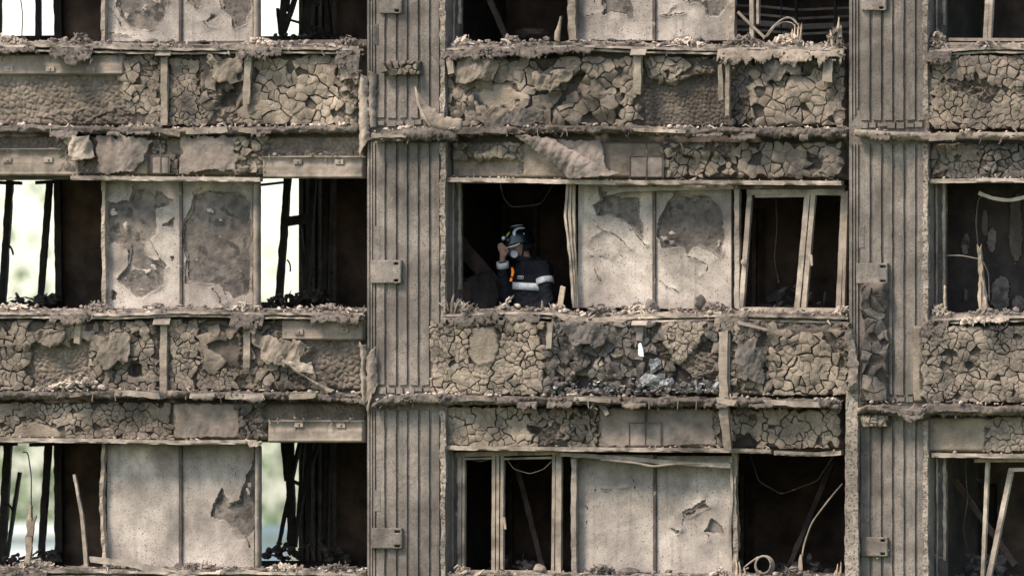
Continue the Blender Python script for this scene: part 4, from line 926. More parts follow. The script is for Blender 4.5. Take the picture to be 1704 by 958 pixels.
batten('thin torn double batten at the edge of the bare dark patch', [(1199, 108, -.09), (1201, 165, -.1)], 8)
batten('thin split upright over the dark lumps by the bare patch', [(1212, 108, -.1), (1211, 192, -.1)], 7)
batten('pale peg at the column end of the buckled insulation', [(748, 96, -.15), (752, 122, -.15)], 11, M_FRAME)
batten('pale board end near the far column on the buckled insulation', [(1378, 98, -.12), (1378, 138, -.12)], 16, M_FRAME)
batten('blackened upright above the white lug in the burnt-through middle', [(1065, 536, -.15), (1065, 568, -.15)], 12, M_LUMP, plate=(1054, 533, 1080, 541))
batten('charred black upright below the white lug', [(1064, 590, -.12), (1064, 650, -.12)], 8, M_DARKF)
batten('pale hanging batten at the edge of the burnt-through middle', [(917, 538, -.2), (914, 582, -.2)], 9, M_FRAME)
batten('long split upright running from sill to head rail beside the silver foil', [(1205, 552, -.2), (1204, 620, -.21), (1206, 690, -.2), (1212, 748, -.18)], [15, 14, 15, 13], M_BATTEN)
batten('second thinner strip against the long split upright', [(1213, 556, -.18), (1213, 660, -.18)], 5, M_RAIL)
batten('short pale peg on the tan cracked insulation by the split rail', [(1560, 92, -.12), (1560, 108, -.12)], 22, M_FRAME)
batten('broken peg below the bar in the boldly cracked strip', [(1003, 672, -.15), (1012, 690, -.2)], 8, M_RUB)
post('metal_lug', 'bright whitish metal lug in the burnt-through middle', [(1065, 570, -.19), (1067, 582, -.2), (1068, 594, -.21)], [3, 6, 8], .03, M_WHITE, 'lug', rough=.35, seg=2)
# vertical flaps at the column edges
def flap(name, label, quad, dep, m, seed, out=.05, thick=.012, cat='flap', fold=.02, wr=16, axis=0, rag_=0):
    """torn sheet filling a quad of photo points"""
    (ax, ay), (bx, by), (cx, cy), (dx, dy) = quad
    lw = max(math.hypot(bx - ax, by - ay), math.hypot(cx - dx, cy - dy)); lh = max(math.hypot(dx - ax, dy - ay), math.hypot(cx - bx, cy - by))
    s, t = np.meshgrid(np.linspace(0, 1, max(4, int(lw / 1.7))), np.linspace(0, 1, max(4, int(lh / 1.7))))
    U = (ax * (1 - s) + bx * s) * (1 - t) + (dx * (1 - s) + cx * s) * t; V = (ay * (1 - s) + by * s) * (1 - t) + (dy * (1 - s) + cy * s) * t
    jig = np.minimum(np.minimum(s, 1 - s) * lw, np.minimum(t, 1 - t) * lh)
    k = np.exp(-jig / (4 + rag_)); ja = 4 + rag_ * 1.1; U0 = U; U = U + k * ja * fbm(V / (7 + rag_), U / (7 + rag_), seed, 4); V = V + k * ja * fbm(V / (7 + rag_), U0 / (7 + rag_), seed + 1, 4)
    H = out * np.sin(math.pi * (s if axis == 0 else t)) + fold * fbm((U + V * .4) / wr, (V - U * .4) / (wr * 2.6), seed + 2, 4) + .004 * fbm(U / 4, V / 4, seed + 5, 2)
    o = grid_mesh(name, U, V, H, dep, m, None, thick=thick); return tag(o, label, cat)
flap('hanging_lug', 'white lug hanging from the lower head rail by the jagged brown hole', [(408, 733), (438, 735), (432, 742), (418, 744)], -.12, M_RUBP, 55, out=.03, fold=.02, wr=6)
flap('torn_flap', 'pale torn upright flap at the column edge beside the coarse cracked insulation', [(597, 122), (612, 126), (616, 232), (598, 262)], -.13, M_FRAME, 1)
flap('torn_flap', 'narrow grey flap behind the pale torn flap on the column', [(612, 118), (628, 124), (626, 212), (614, 214)], -.14, M_CONC, 2)
flap('torn_flap', 'pale split flap at the column foot beside the bare foam under the black cross frame', [(598, 568), (610, 575), (612, 680), (602, 665)], -.14, M_FRAME, 3)
flap('torn_flap', 'grey split flap overlapping the column beside the lower bar', [(609, 600), (626, 574), (628, 640), (611, 690)], -.16, M_BATTEN, 4)
post('curled_horn', 'curled ragged horn of insulation jutting over the ribbed column', [(693, 146, -.26), (699, 168, -.27), (714, 192, -.25), (738, 206, -.22), (768, 210, -.18)], [3, 13, 26, 26, 18], .07, M_CRUSTP, 'horn', n=10, rough=.3, seg=2.5)
post('curled_horn_edge', 'pale split edge of the curled insulation horn', [(692, 146, -.28), (696, 172, -.29), (706, 195, -.28), (716, 210, -.26)], [3, 5, 5, 3], .03, M_FRAME, 'strip', rough=.3, seg=2.5)
flap('foil_sheet', 'large creased sheet hanging loose over the firefighter', [(857, 226), (915, 229), (1030, 290), (950, 298)], -.14, M_SHEET, 6, out=.05, fold=.03, wr=11)
flap('foil_sheet', 'creased cover sheet stretched beside the large loose sheet over the firefighter', [(905, 232), (1000, 236), (1010, 292), (960, 296)], -.07, M_SHEET, 7, out=.03, fold=.012, wr=10)
flap('peeled_sheet', 'peeled tan sheet corner above the blotchy panel', [(160, 228), (252, 230), (225, 286), (160, 290)], -.07, M_SHEET, 8, out=.05, fold=.015, rag_=5)
flap('peeled_sheet', 'pinkish peeled sheet above the almost wholly peeled panel', [(302, 228), (396, 230), (392, 282), (300, 290)], -.07, M_SHEET, 9, out=.04, fold=.012, rag_=4)
flap('crumpled_scrap', 'crumpled pale scrap above the joint of blotchy panels', [(104, 228), (150, 226), (158, 262), (120, 268)], -.12, M_FRAME, 10, out=.06, fold=.04, wr=9)
flap('diagonal_strip', 'twisted strip lying diagonally over the crumpled foam under the black cross frame', [(455, 585), (500, 622), (560, 650), (545, 658)], -.14, M_BATTEN, 11, out=.04, fold=.03)
flap('pale_scrap', 'pale scrap lying on the crumpled foam under the black cross frame', [(478, 602), (520, 604), (524, 622), (492, 618)], -.15, M_FRAME, 12, out=.03, fold=.03, wr=8)
flap('plaster_sheet', 'smooth grey cover plate with square cut lines under the blackened middle', [(1004, 680), (1186, 682), (1190, 740), (1000, 744)], -.055, M_SHEET, 13, out=.006, fold=.004)
flap('bare_plate', 'bare pinkish plate over the lower clean and holed panels', [(292, 671), (398, 673), (396, 726), (292, 730)], -.045, M_SHEET, 14, out=.01, fold=.012)
for k, (lab, x0, y0, x1, y1) in enumerate((('square cut patch in the strip directly over the firefighter', 1048, 259, 1104, 296), ('square cut patch in the plate under the blackened middle', 1047, 703, 1101, 743), ('square cut patch above the joint of blotchy panels', 252, 259, 282, 290))):
    t = thing('cut_patch', lab, 'patch', w3((x0 + x1) / 2, y1, -.06))
    for (a, b, c, d) in ((x0, y0, x1, y0), (x0, y0, x0, y1), (x1, y0, x1, y1), ((x0 + x1) / 2, y0 - 20, (x0 + x1) / 2, y1)):
        stick('cut_edge', [(a, b, -.072), (c, d, -.072)], 1.5, .012, M_JAMB, t, rough=.2, seg=4)
    U, V = ugrid(x0 + 1, y0 + 1, x1 - 1, y1 - 1, 2.5); grid_mesh('face', U, V, .008 + .004 * fbm(U / 9, V / 9, k, 3), -.06, M_SHEET, t, thick=.02)
post('speckled_board', 'tall pale speckled upright board running down beside the coil window', [(1419, 650, -.24), (1418, 800, -.22), (1419, 1000, -.22)], [20, 22, 24], .06, M_CONCP, 'board', rough=.07, seg=4)
post('torn_upright', 'torn upright strip at the column edge under the leaning window frame', [(1413, 548, -.25), (1420, 600, -.25), (1422, 655, -.24)], [12, 16, 14], .06, M_RUB, 'strip', rough=.35, seg=3)
V, F = lump(w3(1417, 643, -.3), (.1, .06, .06), random.Random(8), True); tag(mk('crushed_cap', V, F, M_RUB, None, False), 'crushed dark cap on top of the tall speckled board', 'cap')
# sheets of crust peeling off the bands
for k, (lab, qd, dep, m_) in enumerate((('peeling crust sheet beside the pale half-length batten', [(345, 96), (402, 92), (396, 138), (352, 128)], -.1, M_CRUST), ('peeling crust sheet above the pale smooth hollow over the firefighter', [(768, 96), (838, 98), (812, 138), (760, 132)], -.12, M_CRUST),
        ('peeling crust sheet in the middle of the buckled insulation', [(884, 122), (950, 118), (925, 152), (890, 146)], -.13, M_CRUSTP), ('slumped crust sheet lying on the bar over the firefighter', [(815, 178), (905, 186), (900, 212), (800, 210)], -.12, M_CRUSTD),
        ('smooth ash-filled sheet over the dark lumps near the far column', [(1262, 100), (1330, 96), (1342, 126), (1272, 130)], -.1, M_CRUSTD), ('blackened peeling sheet under the drooping sill strip', [(938, 540), (1010, 538), (1004, 572), (950, 580)], -.24, M_CRUSTD),
        ('crust sheet sagging beside the long split upright', [(1222, 572), (1274, 578), (1268, 640), (1230, 632)], -.2, M_CRUSTD), ('peeling crust sheet above the pebbled bare patch', [(58, 548), (112, 540), (104, 578), (66, 574)], -.1, M_CRUST),
        ('crust sheet hanging over the finely cracked field by the upright', [(160, 560), (214, 552), (208, 606), (170, 612)], -.1, M_CRUST), ('long crumpled crust sheet over the bare foam under the black cross frame', [(424, 552), (512, 572), (500, 612), (432, 600)], -.13, M_CRUST))):
    flap('crust_sheet', lab, qd, dep, m_, 80 + k, out=.03, fold=.045, wr=13, cat='crust sheet', thick=.01, rag_=9)
# silver foil in the burnt hole
for k, (x, y, w, h) in enumerate(((1090, 606, 22, 26), (1086, 632, 34, 30), (1108, 640, 30, 20), (1150, 645, 22, 14))):
    V, F = lump((0, 0, 0), (1, 1, 1), random.Random(70 + k), True); V = V * (1 + .8 * fbm(V[:, 0] * 4 + k, V[:, 2] * 3 + V[:, 1] * 2, 8, 3))[:, None]
    V = V * np.array([w * K * .55, .05, h * K * .55]) + np.array(w3(x, y, -.13)); tag(mk('silver_foil', V, F, M_FOIL, None, False), 'crumpled silver foil in the burnt-through middle', 'foil', 'foil in the burnt middle')
tl = thing('ash_heap', 'heap of grey and white ash at the foot of the burnt-through middle', 'ash heap', w3(1100, 654, -.15))
litter('grey_flakes', tl, M_FOIL, 220, (920, 1196), lambda x: 652 - random.Random(int(x * 11)).uniform(0, 1) ** 2 * 22, (-.22, -.12), (3, 9), 901, lumps=.2)
litter('white_flakes', tl, M_WHITE, 46, (930, 1196), lambda x: 650 - random.Random(int(x * 13)).uniform(0, 1) ** 2 * 22, (-.23, -.16), (2, 5), 902, lumps=.2)
litter('black_crumbs', tl, M_LUMP, 240, (905, 1200), lambda x: 654 - random.Random(int(x * 17)).uniform(0, 1) ** 2 * 26, (-.22, -.1), (4, 12), 903, lumps=.6)
tl = thing('ash_heap', 'heap of scraps lying on the bar under the pebbled bare patch', 'ash heap', w3(130, 650, -.1))
litter('scraps', tl, M_RUBP, 70, (75, 170), lambda x: 648 - random.Random(int(x * 17)).uniform(0, 1) * 22 * math.exp(-((x - 135) / 28) ** 2), (-.14, -.04), (5, 13), 904, lumps=.3)
litter('dark_scraps', tl, M_RUB, 90, (60, 180), lambda x: 650 - random.Random(int(x * 23)).uniform(0, 1) * 20 * math.exp(-((x - 125) / 35) ** 2), (-.12, -.02), (5, 14), 905, lumps=.5)

# ================================================================= WINDOW FRAMES
def wframe(label, bars, m, dep, th=.06, name='window_frame', cat='window frame', extras=()):
    x, y = bars[0][1][0], max(b[2][1] for b in bars)
    t = thing(name, label, cat, w3(x, y, dep))
    for b in bars: stick(b[0], [(b[1][0], b[1][1], dep), (b[2][0], b[2][1], dep)], b[3], b[4] if len(b) > 4 else th, m, t, rough=.06, seg=6)
    return t
t = wframe('leaning two-light window frame with dusty bars and no glass', [
    ('top_rail', (1244, 320), (1406, 319), 9), ('stile', (1249, 320), (1234, 516), 8), ('mullion', (1345, 321), (1327, 518), 9), ('mullion', (1355, 318), (1338, 518), 8),
    ('stile', (1405, 320), (1396, 516), 8), ('stile', (1410, 318), (1404, 520), 5), ('bottom_rail', (1234, 514), (1398, 516), 7), ('inner_rail', (1258, 327), (1340, 326), 4), ('inner_rail', (1358, 323), (1402, 324), 3)], M_FRAME, .10)
stick('handle', [(1350, 424, .04), (1351, 442, .03)], 4, .02, M_FRAME, t); V, F = lump(w3(1238, 437, .04), (.035, .03, .04), random.Random(6), True); mk('hinge_knob', V, F, M_BATTEN, t)
tag(stick('fallen_beam', [(1232, 526, -.02), (1400, 528, -.02)], 14, .1, M_RUB, None, rough=.12, seg=4), 'charred bottom beam under the leaning window frame', 'beam')
t = wframe('upright two-light window frame with dusty bars and slack cables', [
    ('top_rail', (760, 756), (935, 752), 8), ('stile', (767, 752), (766, 952), 6), ('stile', (773, 757), (772, 952), 4), ('mullion', (823, 756), (822, 952), 6), ('mullion', (830, 756), (829, 952), 5), ('mullion', (837, 757), (836, 952), 5),
    ('stile', (923, 756), (921, 952), 5), ('stile', (931, 754), (930, 952), 10), ('top_rail', (774, 763), (820, 762), 3.5), ('top_rail', (838, 763), (922, 761), 3.5), ('bottom_rail', (770, 950), (930, 951), 5)], M_FRAME, .10)
stick('handle', [(839, 860, .04), (841, 880, .03)], 4, .02, M_FRAME, t)
for pts in ([(780, 763, .16), (798, 768, .2), (818, 763, .16)], [(842, 762, .16), (855, 780, .2), (882, 788, .22), (905, 780, .2), (922, 763, .16)]):
    stick('cable', pts, 1.4, .009, M_FRAME, t, n=6, rough=.05, seg=3)
t = wframe('bare bent posts of a fallen window with a top rail', [('post', (1644, 768), (1636, 960), 6), ('post', (1683, 782), (1646, 960), 8), ('top_rail', (1622, 766), (1800, 764), 6), ('upper_rail', (1680, 781), (1800, 780), 6), ('post', (1750, 766), (1748, 960), 6)], M_FRAME, .1)
t = wframe('pair of slanting dusty window bars above the split rail', [('stile', (1652, -142), (1640, 70), 7), ('stile', (1658, -142), (1647, 70), 6), ('bottom_rail', (1580, 66), (1800, 67), 5), ('lower_rail', (1575, 74), (1800, 75), 6)], M_FRAME, .08)
post('split_rail', 'bright split rail end lying on the sill by the slanting bars', [(1655, 80, -.1), (1700, 76, -.1), (1800, 78, -.1)], [7, 9, 9], .05, M_FRAME, 'rail', rough=.25)
t = wframe('thin bars of a broken window with a diagonal brace behind wire loops', [('bar', (1251, -142), (1252, 64), 7), ('bar', (1262, -142), (1262, 40), 4)], M_RAIL, .1)
stick('brace', [(1228, 20, .06), (1248, 40, .06), (1272, 62, .06)], 4, .03, M_BATTEN, t, rough=.08)
# dark slatted rack in the room behind
t = thing('metal_rack', 'curved dark rack of metal bars in the dark room behind wire loops', 'rack', w3(1330, 70, 1.2))
for y in (-30, 8, 22, 36, 48): stick('bar', [(1190, y, 1.2), (1270, y + 3, 1.2), (1330, y + 9, 1.3), (1440, y + 4, 1.5)], 4 if y != 36 else 9, .03, M_RAIL, t, rough=.05)
for x in (1300, 1325, 1390): stick('upright', [(x, -60, 1.25), (x, 80, 1.25)], 4, .03, M_DARKF, t)
for k, pts in enumerate(([(1272, 64, .02), (1285, 45, .0), (1300, 32, .0), (1316, 30, .0), (1328, 42, .0)], [(1276, 62, .0), (1290, 44, -.02), (1304, 36, -.02), (1318, 38, -.02), (1326, 48, 0)], [(1270, 66, -.02), (1282, 50, -.03), (1298, 35, -.04), (1310, 28, -.04), (1324, 34, -.04), (1332, 50, -.02)])):
    post('wire_loop', 'loop of bare wire springing from the shaggy sill', pts, 2, .012, M_RAIL, 'wire', n=6, rough=.05, jag=0, seg=2.5, group='wire loops on the shaggy sill')
# splinters standing on the sills
def splinter(label, pts, w, m=None, group='splinters standing on the sills', n=5, dep=.0):
    return stick('wood_splinter', pts, w, .03, m or M_WOOD, None, n=n, rough=.35, seg=3, jag=4, label=label, cat='splinter', group=group)
for x, h in ((1318, 22), (1322, 26), (1328, 28), (1333, 30)): splinter('pale splinter standing by the wire loops', [(x - 2, 72, -.02), (x, 72 - h / 2, -.03), (x + 1, 70 - h, -.02)], [5, 4, 1.5], group='splinters by the wire loops')
for x, h, l in ((1386, 30, -4), (1394, 48, 2), (1398, 36, 2)): splinter('stout splinter at the column end of the shaggy sill', [(x, 80, -.05), (x + l / 2, 80 - h / 2, -.06), (x + l, 80 - h, -.05)], [8, 7, 2.5], group='stout splinters on the shaggy sill')
splinter('pointed splinter standing under the dark room over the firefighter', [(926, 70, -.02), (929, 50, -.03), (934, 27, -.02)], [11, 8, 3])
post('standing_slat', 'pale flat slat standing at the firefighter elbow', [(931, 514, -.05), (937, 477, -.04)], 9, .02, M_WOOD, 'slat', rough=.08, jag=2)
for k, p in enumerate(([(840, 512, -.08), (846, 500, -.1), (855, 492, -.08)], [(832, 512, -.08), (842, 504, -.11), (852, 500, -.1)], [(846, 512, -.1), (842, 500, -.12), (848, 494, -.1)])): splinter('ropy pale shred on the sill before the firefighter', p, [4, 3.5, 1.5], M_RUBP, group='ropy shreds before the firefighter', n=4)
for k, (x, h, l) in enumerate(((745, 26, -6), (752, 30, 4), (757, 20, 10), (768, 16, 12), (775, 14, 14), (740, 16, -10))): splinter('curled shred at the column end of the firefighter sill', [(x, 520, -.1), (x + l * .2, 520 - h * .6, -.13), (x + l, 518 - h, -.11)], [4.5, 3.5, 1.2], M_BATTEN if k % 2 else M_RUB, group='curled shreds at the firefighter sill end', n=4)
splinter('pointed shred on the sill under the leaning frame post', [(850, 74, -.08), (842, 66, -.1), (836, 66, -.1)], [8, 6, 3], M_RUBP)
post('splintered_post', 'tall pale splintered post standing in the open window', [(1638, 525, .05), (1634, 470, .05), (1630, 412, .05)], [11, 8, 5], .05, M_WOOD, 'post', rough=.3, seg=3, jag=8)
post('splinter_half', 'short split half leaning on the tall splintered post', [(1634, 525, .02), (1630, 495, .02), (1632, 470, .02)], [6, 6, 2], .03, M_WOOD, 'splinter', rough=.3, seg=3)
post('wire', 'thin black wire rising from the tall splintered post', [(1628, 412, .06), (1624, 370, .08), (1628, 330, .08), (1640, 322, .08)], 2.2, .012, M_DARKF, 'wire', n=6, jag=0)
post('bent_strip', 'pale wavy strip sagging across the top of the open window', [(1629, 321, .08), (1650, 330, .06), (1680, 334, .08), (1704, 328, .1), (1760, 322, .1)], 6, .03, M_FRAME, 'strip', rough=.25)
post('wire', 'thin wire bowing behind the tall splintered post', [(1560, 425, .1), (1600, 425, .12), (1635, 432, .14), (1645, 455, .14), (1646, 500, .14)], 1.8, .011, M_RAIL, 'wire', n=6, jag=0)
splinter('bright slat standing at the flaking jamb', [(1572, 518, .0), (1573, 476, .0)], [6, 4])
splinter('short slat stub at the flaking jamb', [(1564, 518, -.02), (1566, 505, -.02)], [8, 6])
post('leaning_stick', 'pale leaning stick in the lower window open to the sky', [(144, 944, .0), (137, 860, .02), (124, 790, .05)], [7, 6, 4], .035, M_FRAME, 'stick', rough=.15)
post('splintered_stub', 'pale splintered stub in the lower window open to the sky', [(47, 944, .0), (49, 900, .0), (51, 842, .0)], [13, 10, 4], .05, M_WOOD, 'stub', rough=.3, seg=3, jag=8)
post('splinter_half', 'forked tip of the pale splintered stub', [(52, 890, -.02), (55, 870, -.02), (60, 858, -.02)], [6, 5, 3], .03, M_WOOD, 'splinter', rough=.3, seg=3)
post('wire', 'kinked black wire rising from the splintered stub', [(52, 845, .02), (52, 790, .02), (46, 750, .02), (38, 752, .02)], 2.2, .012, M_DARKF, 'wire', n=6, jag=0)
post('fallen_board', 'grey fallen board lying across the lower sill', [(150, 930, -.08), (220, 938, -.1), (300, 957, -.12), (330, 964, -.12)], [10, 10, 12, 12], .03, M_RAIL, 'board', rough=.1)
post('wire', 'kinked black wire curling up in the upper corner-room window', [(33, -10, .1), (38, 25, .1), (37, 45, .1), (36, 68, .1)], 2, .012, M_DARKF, 'wire', n=6, jag=0)
post('cable', 'slack knotted cable hanging in the black window beside the coil', [(1402, 804, .15), (1380, 830, .15), (1350, 870, .12), (1338, 905, .1), (1334, 930, .08)], 3, .016, M_BATTEN, 'cable', n=6, rough=.25, jag=0)
post('splintered_stub', 'splintered stub under the slack knotted cable', [(1330, 962, .0), (1332, 942, .0), (1334, 922, .0)], [9, 7, 3], .04, M_WOOD, 'stub', rough=.3, seg=3)
for x, h in ((1392, 22), (1398, 26), (1389, 14)): splinter('splinter in the corner by the tall speckled board', [(x, 962, .0), (x + 1, 962 - h * .6, 0), (x + 2, 962 - h, 0)], [6, 5, 2], group='splinters by the tall speckled board')
for x, h in ((1226, 38), (1232, 26), (1240, 18)): splinter('pale splinter at the foot of the curling post', [(x, 965, -.02), (x, 962 - h * .6, -.03), (x - 2, 962 - h, -.03)], [6, 5, 2], group='splinters at the curling post')
# coil
t = thing('coil', 'loose ring-shaped coil of pale strip standing in the black window', 'coil', w3(1270, 962, 0))
for k in range(4):
    n_ = 28; pts = []
    for i in range(n_ + 1):
        a = 2 * math.pi * i / n_ + k; pts.append((1270 + k * .8 + (12.5 + k * 1.1) * math.cos(a), 939 + k * .6 + (14.5 + k * .7) * math.sin(a), -.02 + .012 * k + .02 * math.sin(a)))
    stick('turn', pts, 3.4, .02, M_RAIL, t, n=6, rough=.1, seg=2)
for pts in ([(1238, 944, 0), (1250, 934, 0), (1262, 926, 0)], [(1215, 956, 0), (1232, 950, 0), (1246, 944, 0)]): stick('tail', pts, 3, .02, M_RAIL, t, n=6, rough=.1)
post('roof_strip', 'bent double rail sagging across the speckled panels', [(934, 755, .02), (1050, 763, .0), (1130, 770, .0), (1217, 775, .02)], 7, .06, M_RAIL, 'rail', rough=.15)
post('cable', 'slack grey cable under the bent double rail', [(1000, 764, -.02), (1060, 770, -.04), (1085, 776, -.04), (1120, 772, -.03), (1215, 770, .02)], 4.5, .028, M_RAIL, 'cable', n=8, rough=.06, jag=0)
post('roof_strip', 'curved loose rail over the branching cracks and big grey patch', [(1012, 322, .06), (1040, 316, .06), (1110, 313, .06), (1222, 312, .06)], [6, 7, 8, 6], .05, M_RAIL, 'rail', rough=.12)
post('roof_strip', 'dark top rail above the leaning window frame', [(1222, 312, .08), (1408, 311, .08)], 5, .05, M_JAMB, 'rail', rough=.1)
post('fallen_strip', 'thin pale strip fallen from the frame post over the cracked chunks', [(1228, 536, -.22), (1275, 548, -.23), (1310, 560, -.22)], [6, 4, 3], .02, M_FRAME, 'strip', rough=.2)
flap('paper_scrap', 'pale bent scrap on the sill beside the leaning window frame', [(1228, 512), (1248, 518), (1240, 530), (1230, 528)], -.2, M_FRAME, 41, out=.02, fold=.01)
post('ragged_strip', 'torn sheet strip drooping from the firefighter sill over the panel foot', [(915, 518, -.1), (945, 530, -.13), (985, 534, -.12), (1080, 526, -.1), (1200, 520, -.08)], [8, 9, 10, 6, 4], .05, M_BATTEN, 'strip', rough=.3, seg=3)

# ================================================================= INSIDE THE ROOMS
def leaning(name, label, pts, w, m, th=.03, cat='plank', **k): return stick(name, pts, w, th, m, None, rough=.08, label=label, cat=cat, **k)
leaning('fallen_plank', 'sooty brown plank leaning behind the firefighter', [(760, 400, 1.25), (850, 505, 1.05)], 26, M_SOOTW)
leaning('fallen_plank', 'narrow sooty board standing low beside the scorched jamb of the firefighter', [(776, 470, .5), (777, 530, .5)], 12, M_SOOTW)
V, F = lump(w3(800, 490, .9), (.2, .15, .3), random.Random(2), True); tag(mk('rubble_heap', V, F, M_SOOT, None, False), 'dark rubble heap behind the firefighter sill', 'rubble')
V, F = lump(w3(885, 58, 1.2), (.26, .2, .1), random.Random(12), True); tag(mk('burnt_furniture', V, F, M_SOOTW, None, False), 'burnt furniture lump in the dark room over the firefighter', 'furniture')
t = thing('plaster_wall', 'sooty room wall with scattered flakes of pale plaster behind the splintered post', 'wall', w3(1690, 640, .9))
bbox(X_(1500, .9) + .35, X_(1850, .9), .95, 1.05, Z_(640, .9), Z_(300, .9)).build('wall_face', M_SOOT, t)
for k, (x, y, w, h) in enumerate(((1605, 404, 16, 38), (1650, 398, 16, 42), (1664, 490, 34, 66), (1694, 505, 22, 30), (1690, 380, 24, 120), (1606, 490, 8, 22), (1638, 372, 12, 50))):
    U, V = ugrid(x - w / 2, y - h / 2, x + w / 2, y + h / 2, 1.8); e = ((U - x) / w * 2) ** 2 + ((V - y) / h * 2) ** 2 + .5 * fbm(U / 7, V / 7, k, 3)
    grid_mesh('plaster_flake', U, V, .012 + U * 0, .93, M_WALL if k in (4, 6, 5) else M_RUB, t, keep=(e < .85)[:-1, :-1], thick=.01)
def room_door(label, x0, y0, x1, y1, dep):
    t = thing('doorway', label, 'doorway', w3((x0 + x1) / 2, y1, dep))
    for pts, w in (([(x0, y1, dep), (x0, y0, dep)], 7), ([(x1, y1, dep), (x1, y0, dep)], 7), ([(x0 - 3, y0, dep), (x1 + 3, y0, dep)], 7)): stick('door_frame', pts, w, .06, M_JAMB, t, rough=.1)
    pbox(x0 + 4, y0 + 4, x1 - 4, y1, dep + .03, dep + .07).build('door_leaf', M_SOOT, t)
room_door('sooty doorway in the black room beside the coil', 1180, 790, 1236, 990, 2.9)
room_door('sooty doorway behind the upright two-light window', 800, 800, 850, 990, 2.9)
room_door('sooty doorway behind the leaning window frame', 1200, 350, 1256, 560, 2.9)
room_door('sooty doorway behind the firefighter', 838, 345, 892, 560, 2.9)
room_door('sooty doorway behind the bare leaning window posts', 1610, 800, 1664, 1000, 2.9)
for k, (lab, pts) in enumerate((('charred cable sagging from the ceiling behind the firefighter', [(830, 296, .9), (838, 330, .95), (850, 345, 1.0), (900, 340, 1.1), (925, 300, 1.0)]),
        ('charred cable sagging in the black room beside the coil', [(1245, 745, .8), (1262, 800, .8), (1300, 822, .9), (1360, 800, .9), (1395, 745, .8)]),
        ('charred cable dangling behind the leaning window frame', [(1290, 305, .7), (1293, 380, .7), (1288, 430, .7), (1296, 470, .7)]),
        ('charred cable dangling behind the bare leaning window posts', [(1605, 760, .8), (1610, 830, .8), (1602, 880, .8), (1608, 910, .8)]))):
    post('ceiling_cable', lab, pts, 2.5, .014, M_JAMB, 'cable', n=6, rough=.2, jag=0)
for k, (lab, pts, w) in enumerate((('fallen ceiling batten slanting behind the bare leaning window posts', [(1590, 800, 1.0), (1690, 940, .8)], 9), ('fallen ceiling batten slanting in the black room beside the coil', [(1385, 770, 1.4), (1310, 950, 1.0)], 9),
        ('fallen ceiling batten slanting behind the upright two-light window', [(860, 770, 1.4), (905, 950, 1.0)], 9), ('fallen ceiling batten slanting in the dark room over the firefighter', [(790, -60, 1.2), (850, 80, 1.0)], 9))):
    post('ceiling_batten', lab, pts, w, .04, M_SOOTW, 'batten', rough=.15)
for k, (lab, x, y, w) in enumerate((('black rubble heap in the room beside the coil', 1330, 985, 150), ('black rubble heap behind the upright two-light window', 850, 985, 150), ('black rubble heap behind the bare leaning window posts', 1640, 985, 120), ('black rubble heap behind the leaning window frame', 1320, 540, 140))):
    tt = thing('rubble_heap', lab, 'rubble', w3(x, y + 20, .9))
    litter('black_rubble', tt, M_LUMP, 110, (x - w / 2, x + w / 2), lambda q_, y=y, x=x, w=w: y - random.Random(int(q_ * 19)).uniform(0, 1) * 60 * max(.1, 1 - ((q_ - x) / w * 2) ** 2), (.7, 1.1), (8, 22), 1200 + k, lumps=.7)
# windows of the wall behind the corner rooms
def rear_frame(label, bars, dep=3.5):
    t = thing('rear_window_frame', label, 'window frame', w3(bars[0][0][0], 500, dep))
    for b in bars: stick('bar', [(b[0][0], b[0][1], dep), (b[1][0], b[1][1], dep)], b[2], .06, M_DARKF, t, rough=.1, seg=5)
    return t
t = rear_frame('blackened leaning bars across the window open to cloudy sky', [((17, 300), (4, 506), 12), ((83, 300), (67, 506), 10), ((-60, 302), (36, 305), 6), ((60, 304), (95, 302), 6), ((96, 296), (99, 510), 12)])
stick('latch', [(14, 408, 3.45), (20, 412, 3.45), (22, 424, 3.45)], 4, .03, M_DARKF, t, n=6)
rear_frame('blackened upright bars of the upper corner-room window', [((-2, -150), (-1, 70), 8), ((64, -150), (64, 70), 9), ((94, -150), (98, 70), 14)])
t = rear_frame('blackened leaning bars across the lower window behind the splintered stub', [((14, 738), (2, 940), 14), ((81, 738), (68, 935), 11), ((-60, 740), (28, 738), 6), ((50, 740), (90, 738), 6), ((97, 735), (99, 940), 14), ((33, 785), (12, 925), 5)])
stick('latch', [(8, 838, 3.45), (17, 838, 3.45), (20, 848, 3.45)], 4, .03, M_DARKF, t, n=6)
t = rear_frame('black cross-shaped window frame leaning against the sky', [((479, 296), (464, 508), 12), ((522, 296), (508, 508), 10), ((474, 368), (520, 364), 16), ((430, 308), (480, 303), 4), ((545, 296), (540, 505), 8), ((500, 380), (512, 500), 4)])
stick('latch', [(478, 432, 3.45), (484, 438, 3.45), (483, 452, 3.45)], 3, .03, M_DARKF, t, n=6)
rear_frame('tangle of black diagonal bars in the upper see-through window', [((478, -150), (470, 66), 10), ((510, -60), (470, 62), 7), ((500, -20), (530, 10), 6), ((520, -150), (512, 64), 12), ((462, 14), (466, 58), 3), ((486, -40), (476, 20), 6), ((540, -150), (500, 60), 5), ((535, -80), (550, 64), 7), ((470, 30), (540, 50), 4)])
rear_frame('tangle of leaning black bars in the lower see-through window', [((500, 730), (464, 905), 5), ((506, 735), (492, 910), 4), ((482, 735), (486, 910), 14), ((520, 735), (490, 900), 5), ((516, 735), (514, 905), 9), ((470, 735), (476, 800), 4), ((530, 735), (500, 830), 6), ((545, 735), (540, 910), 7), ((488, 800), (520, 815), 5)])
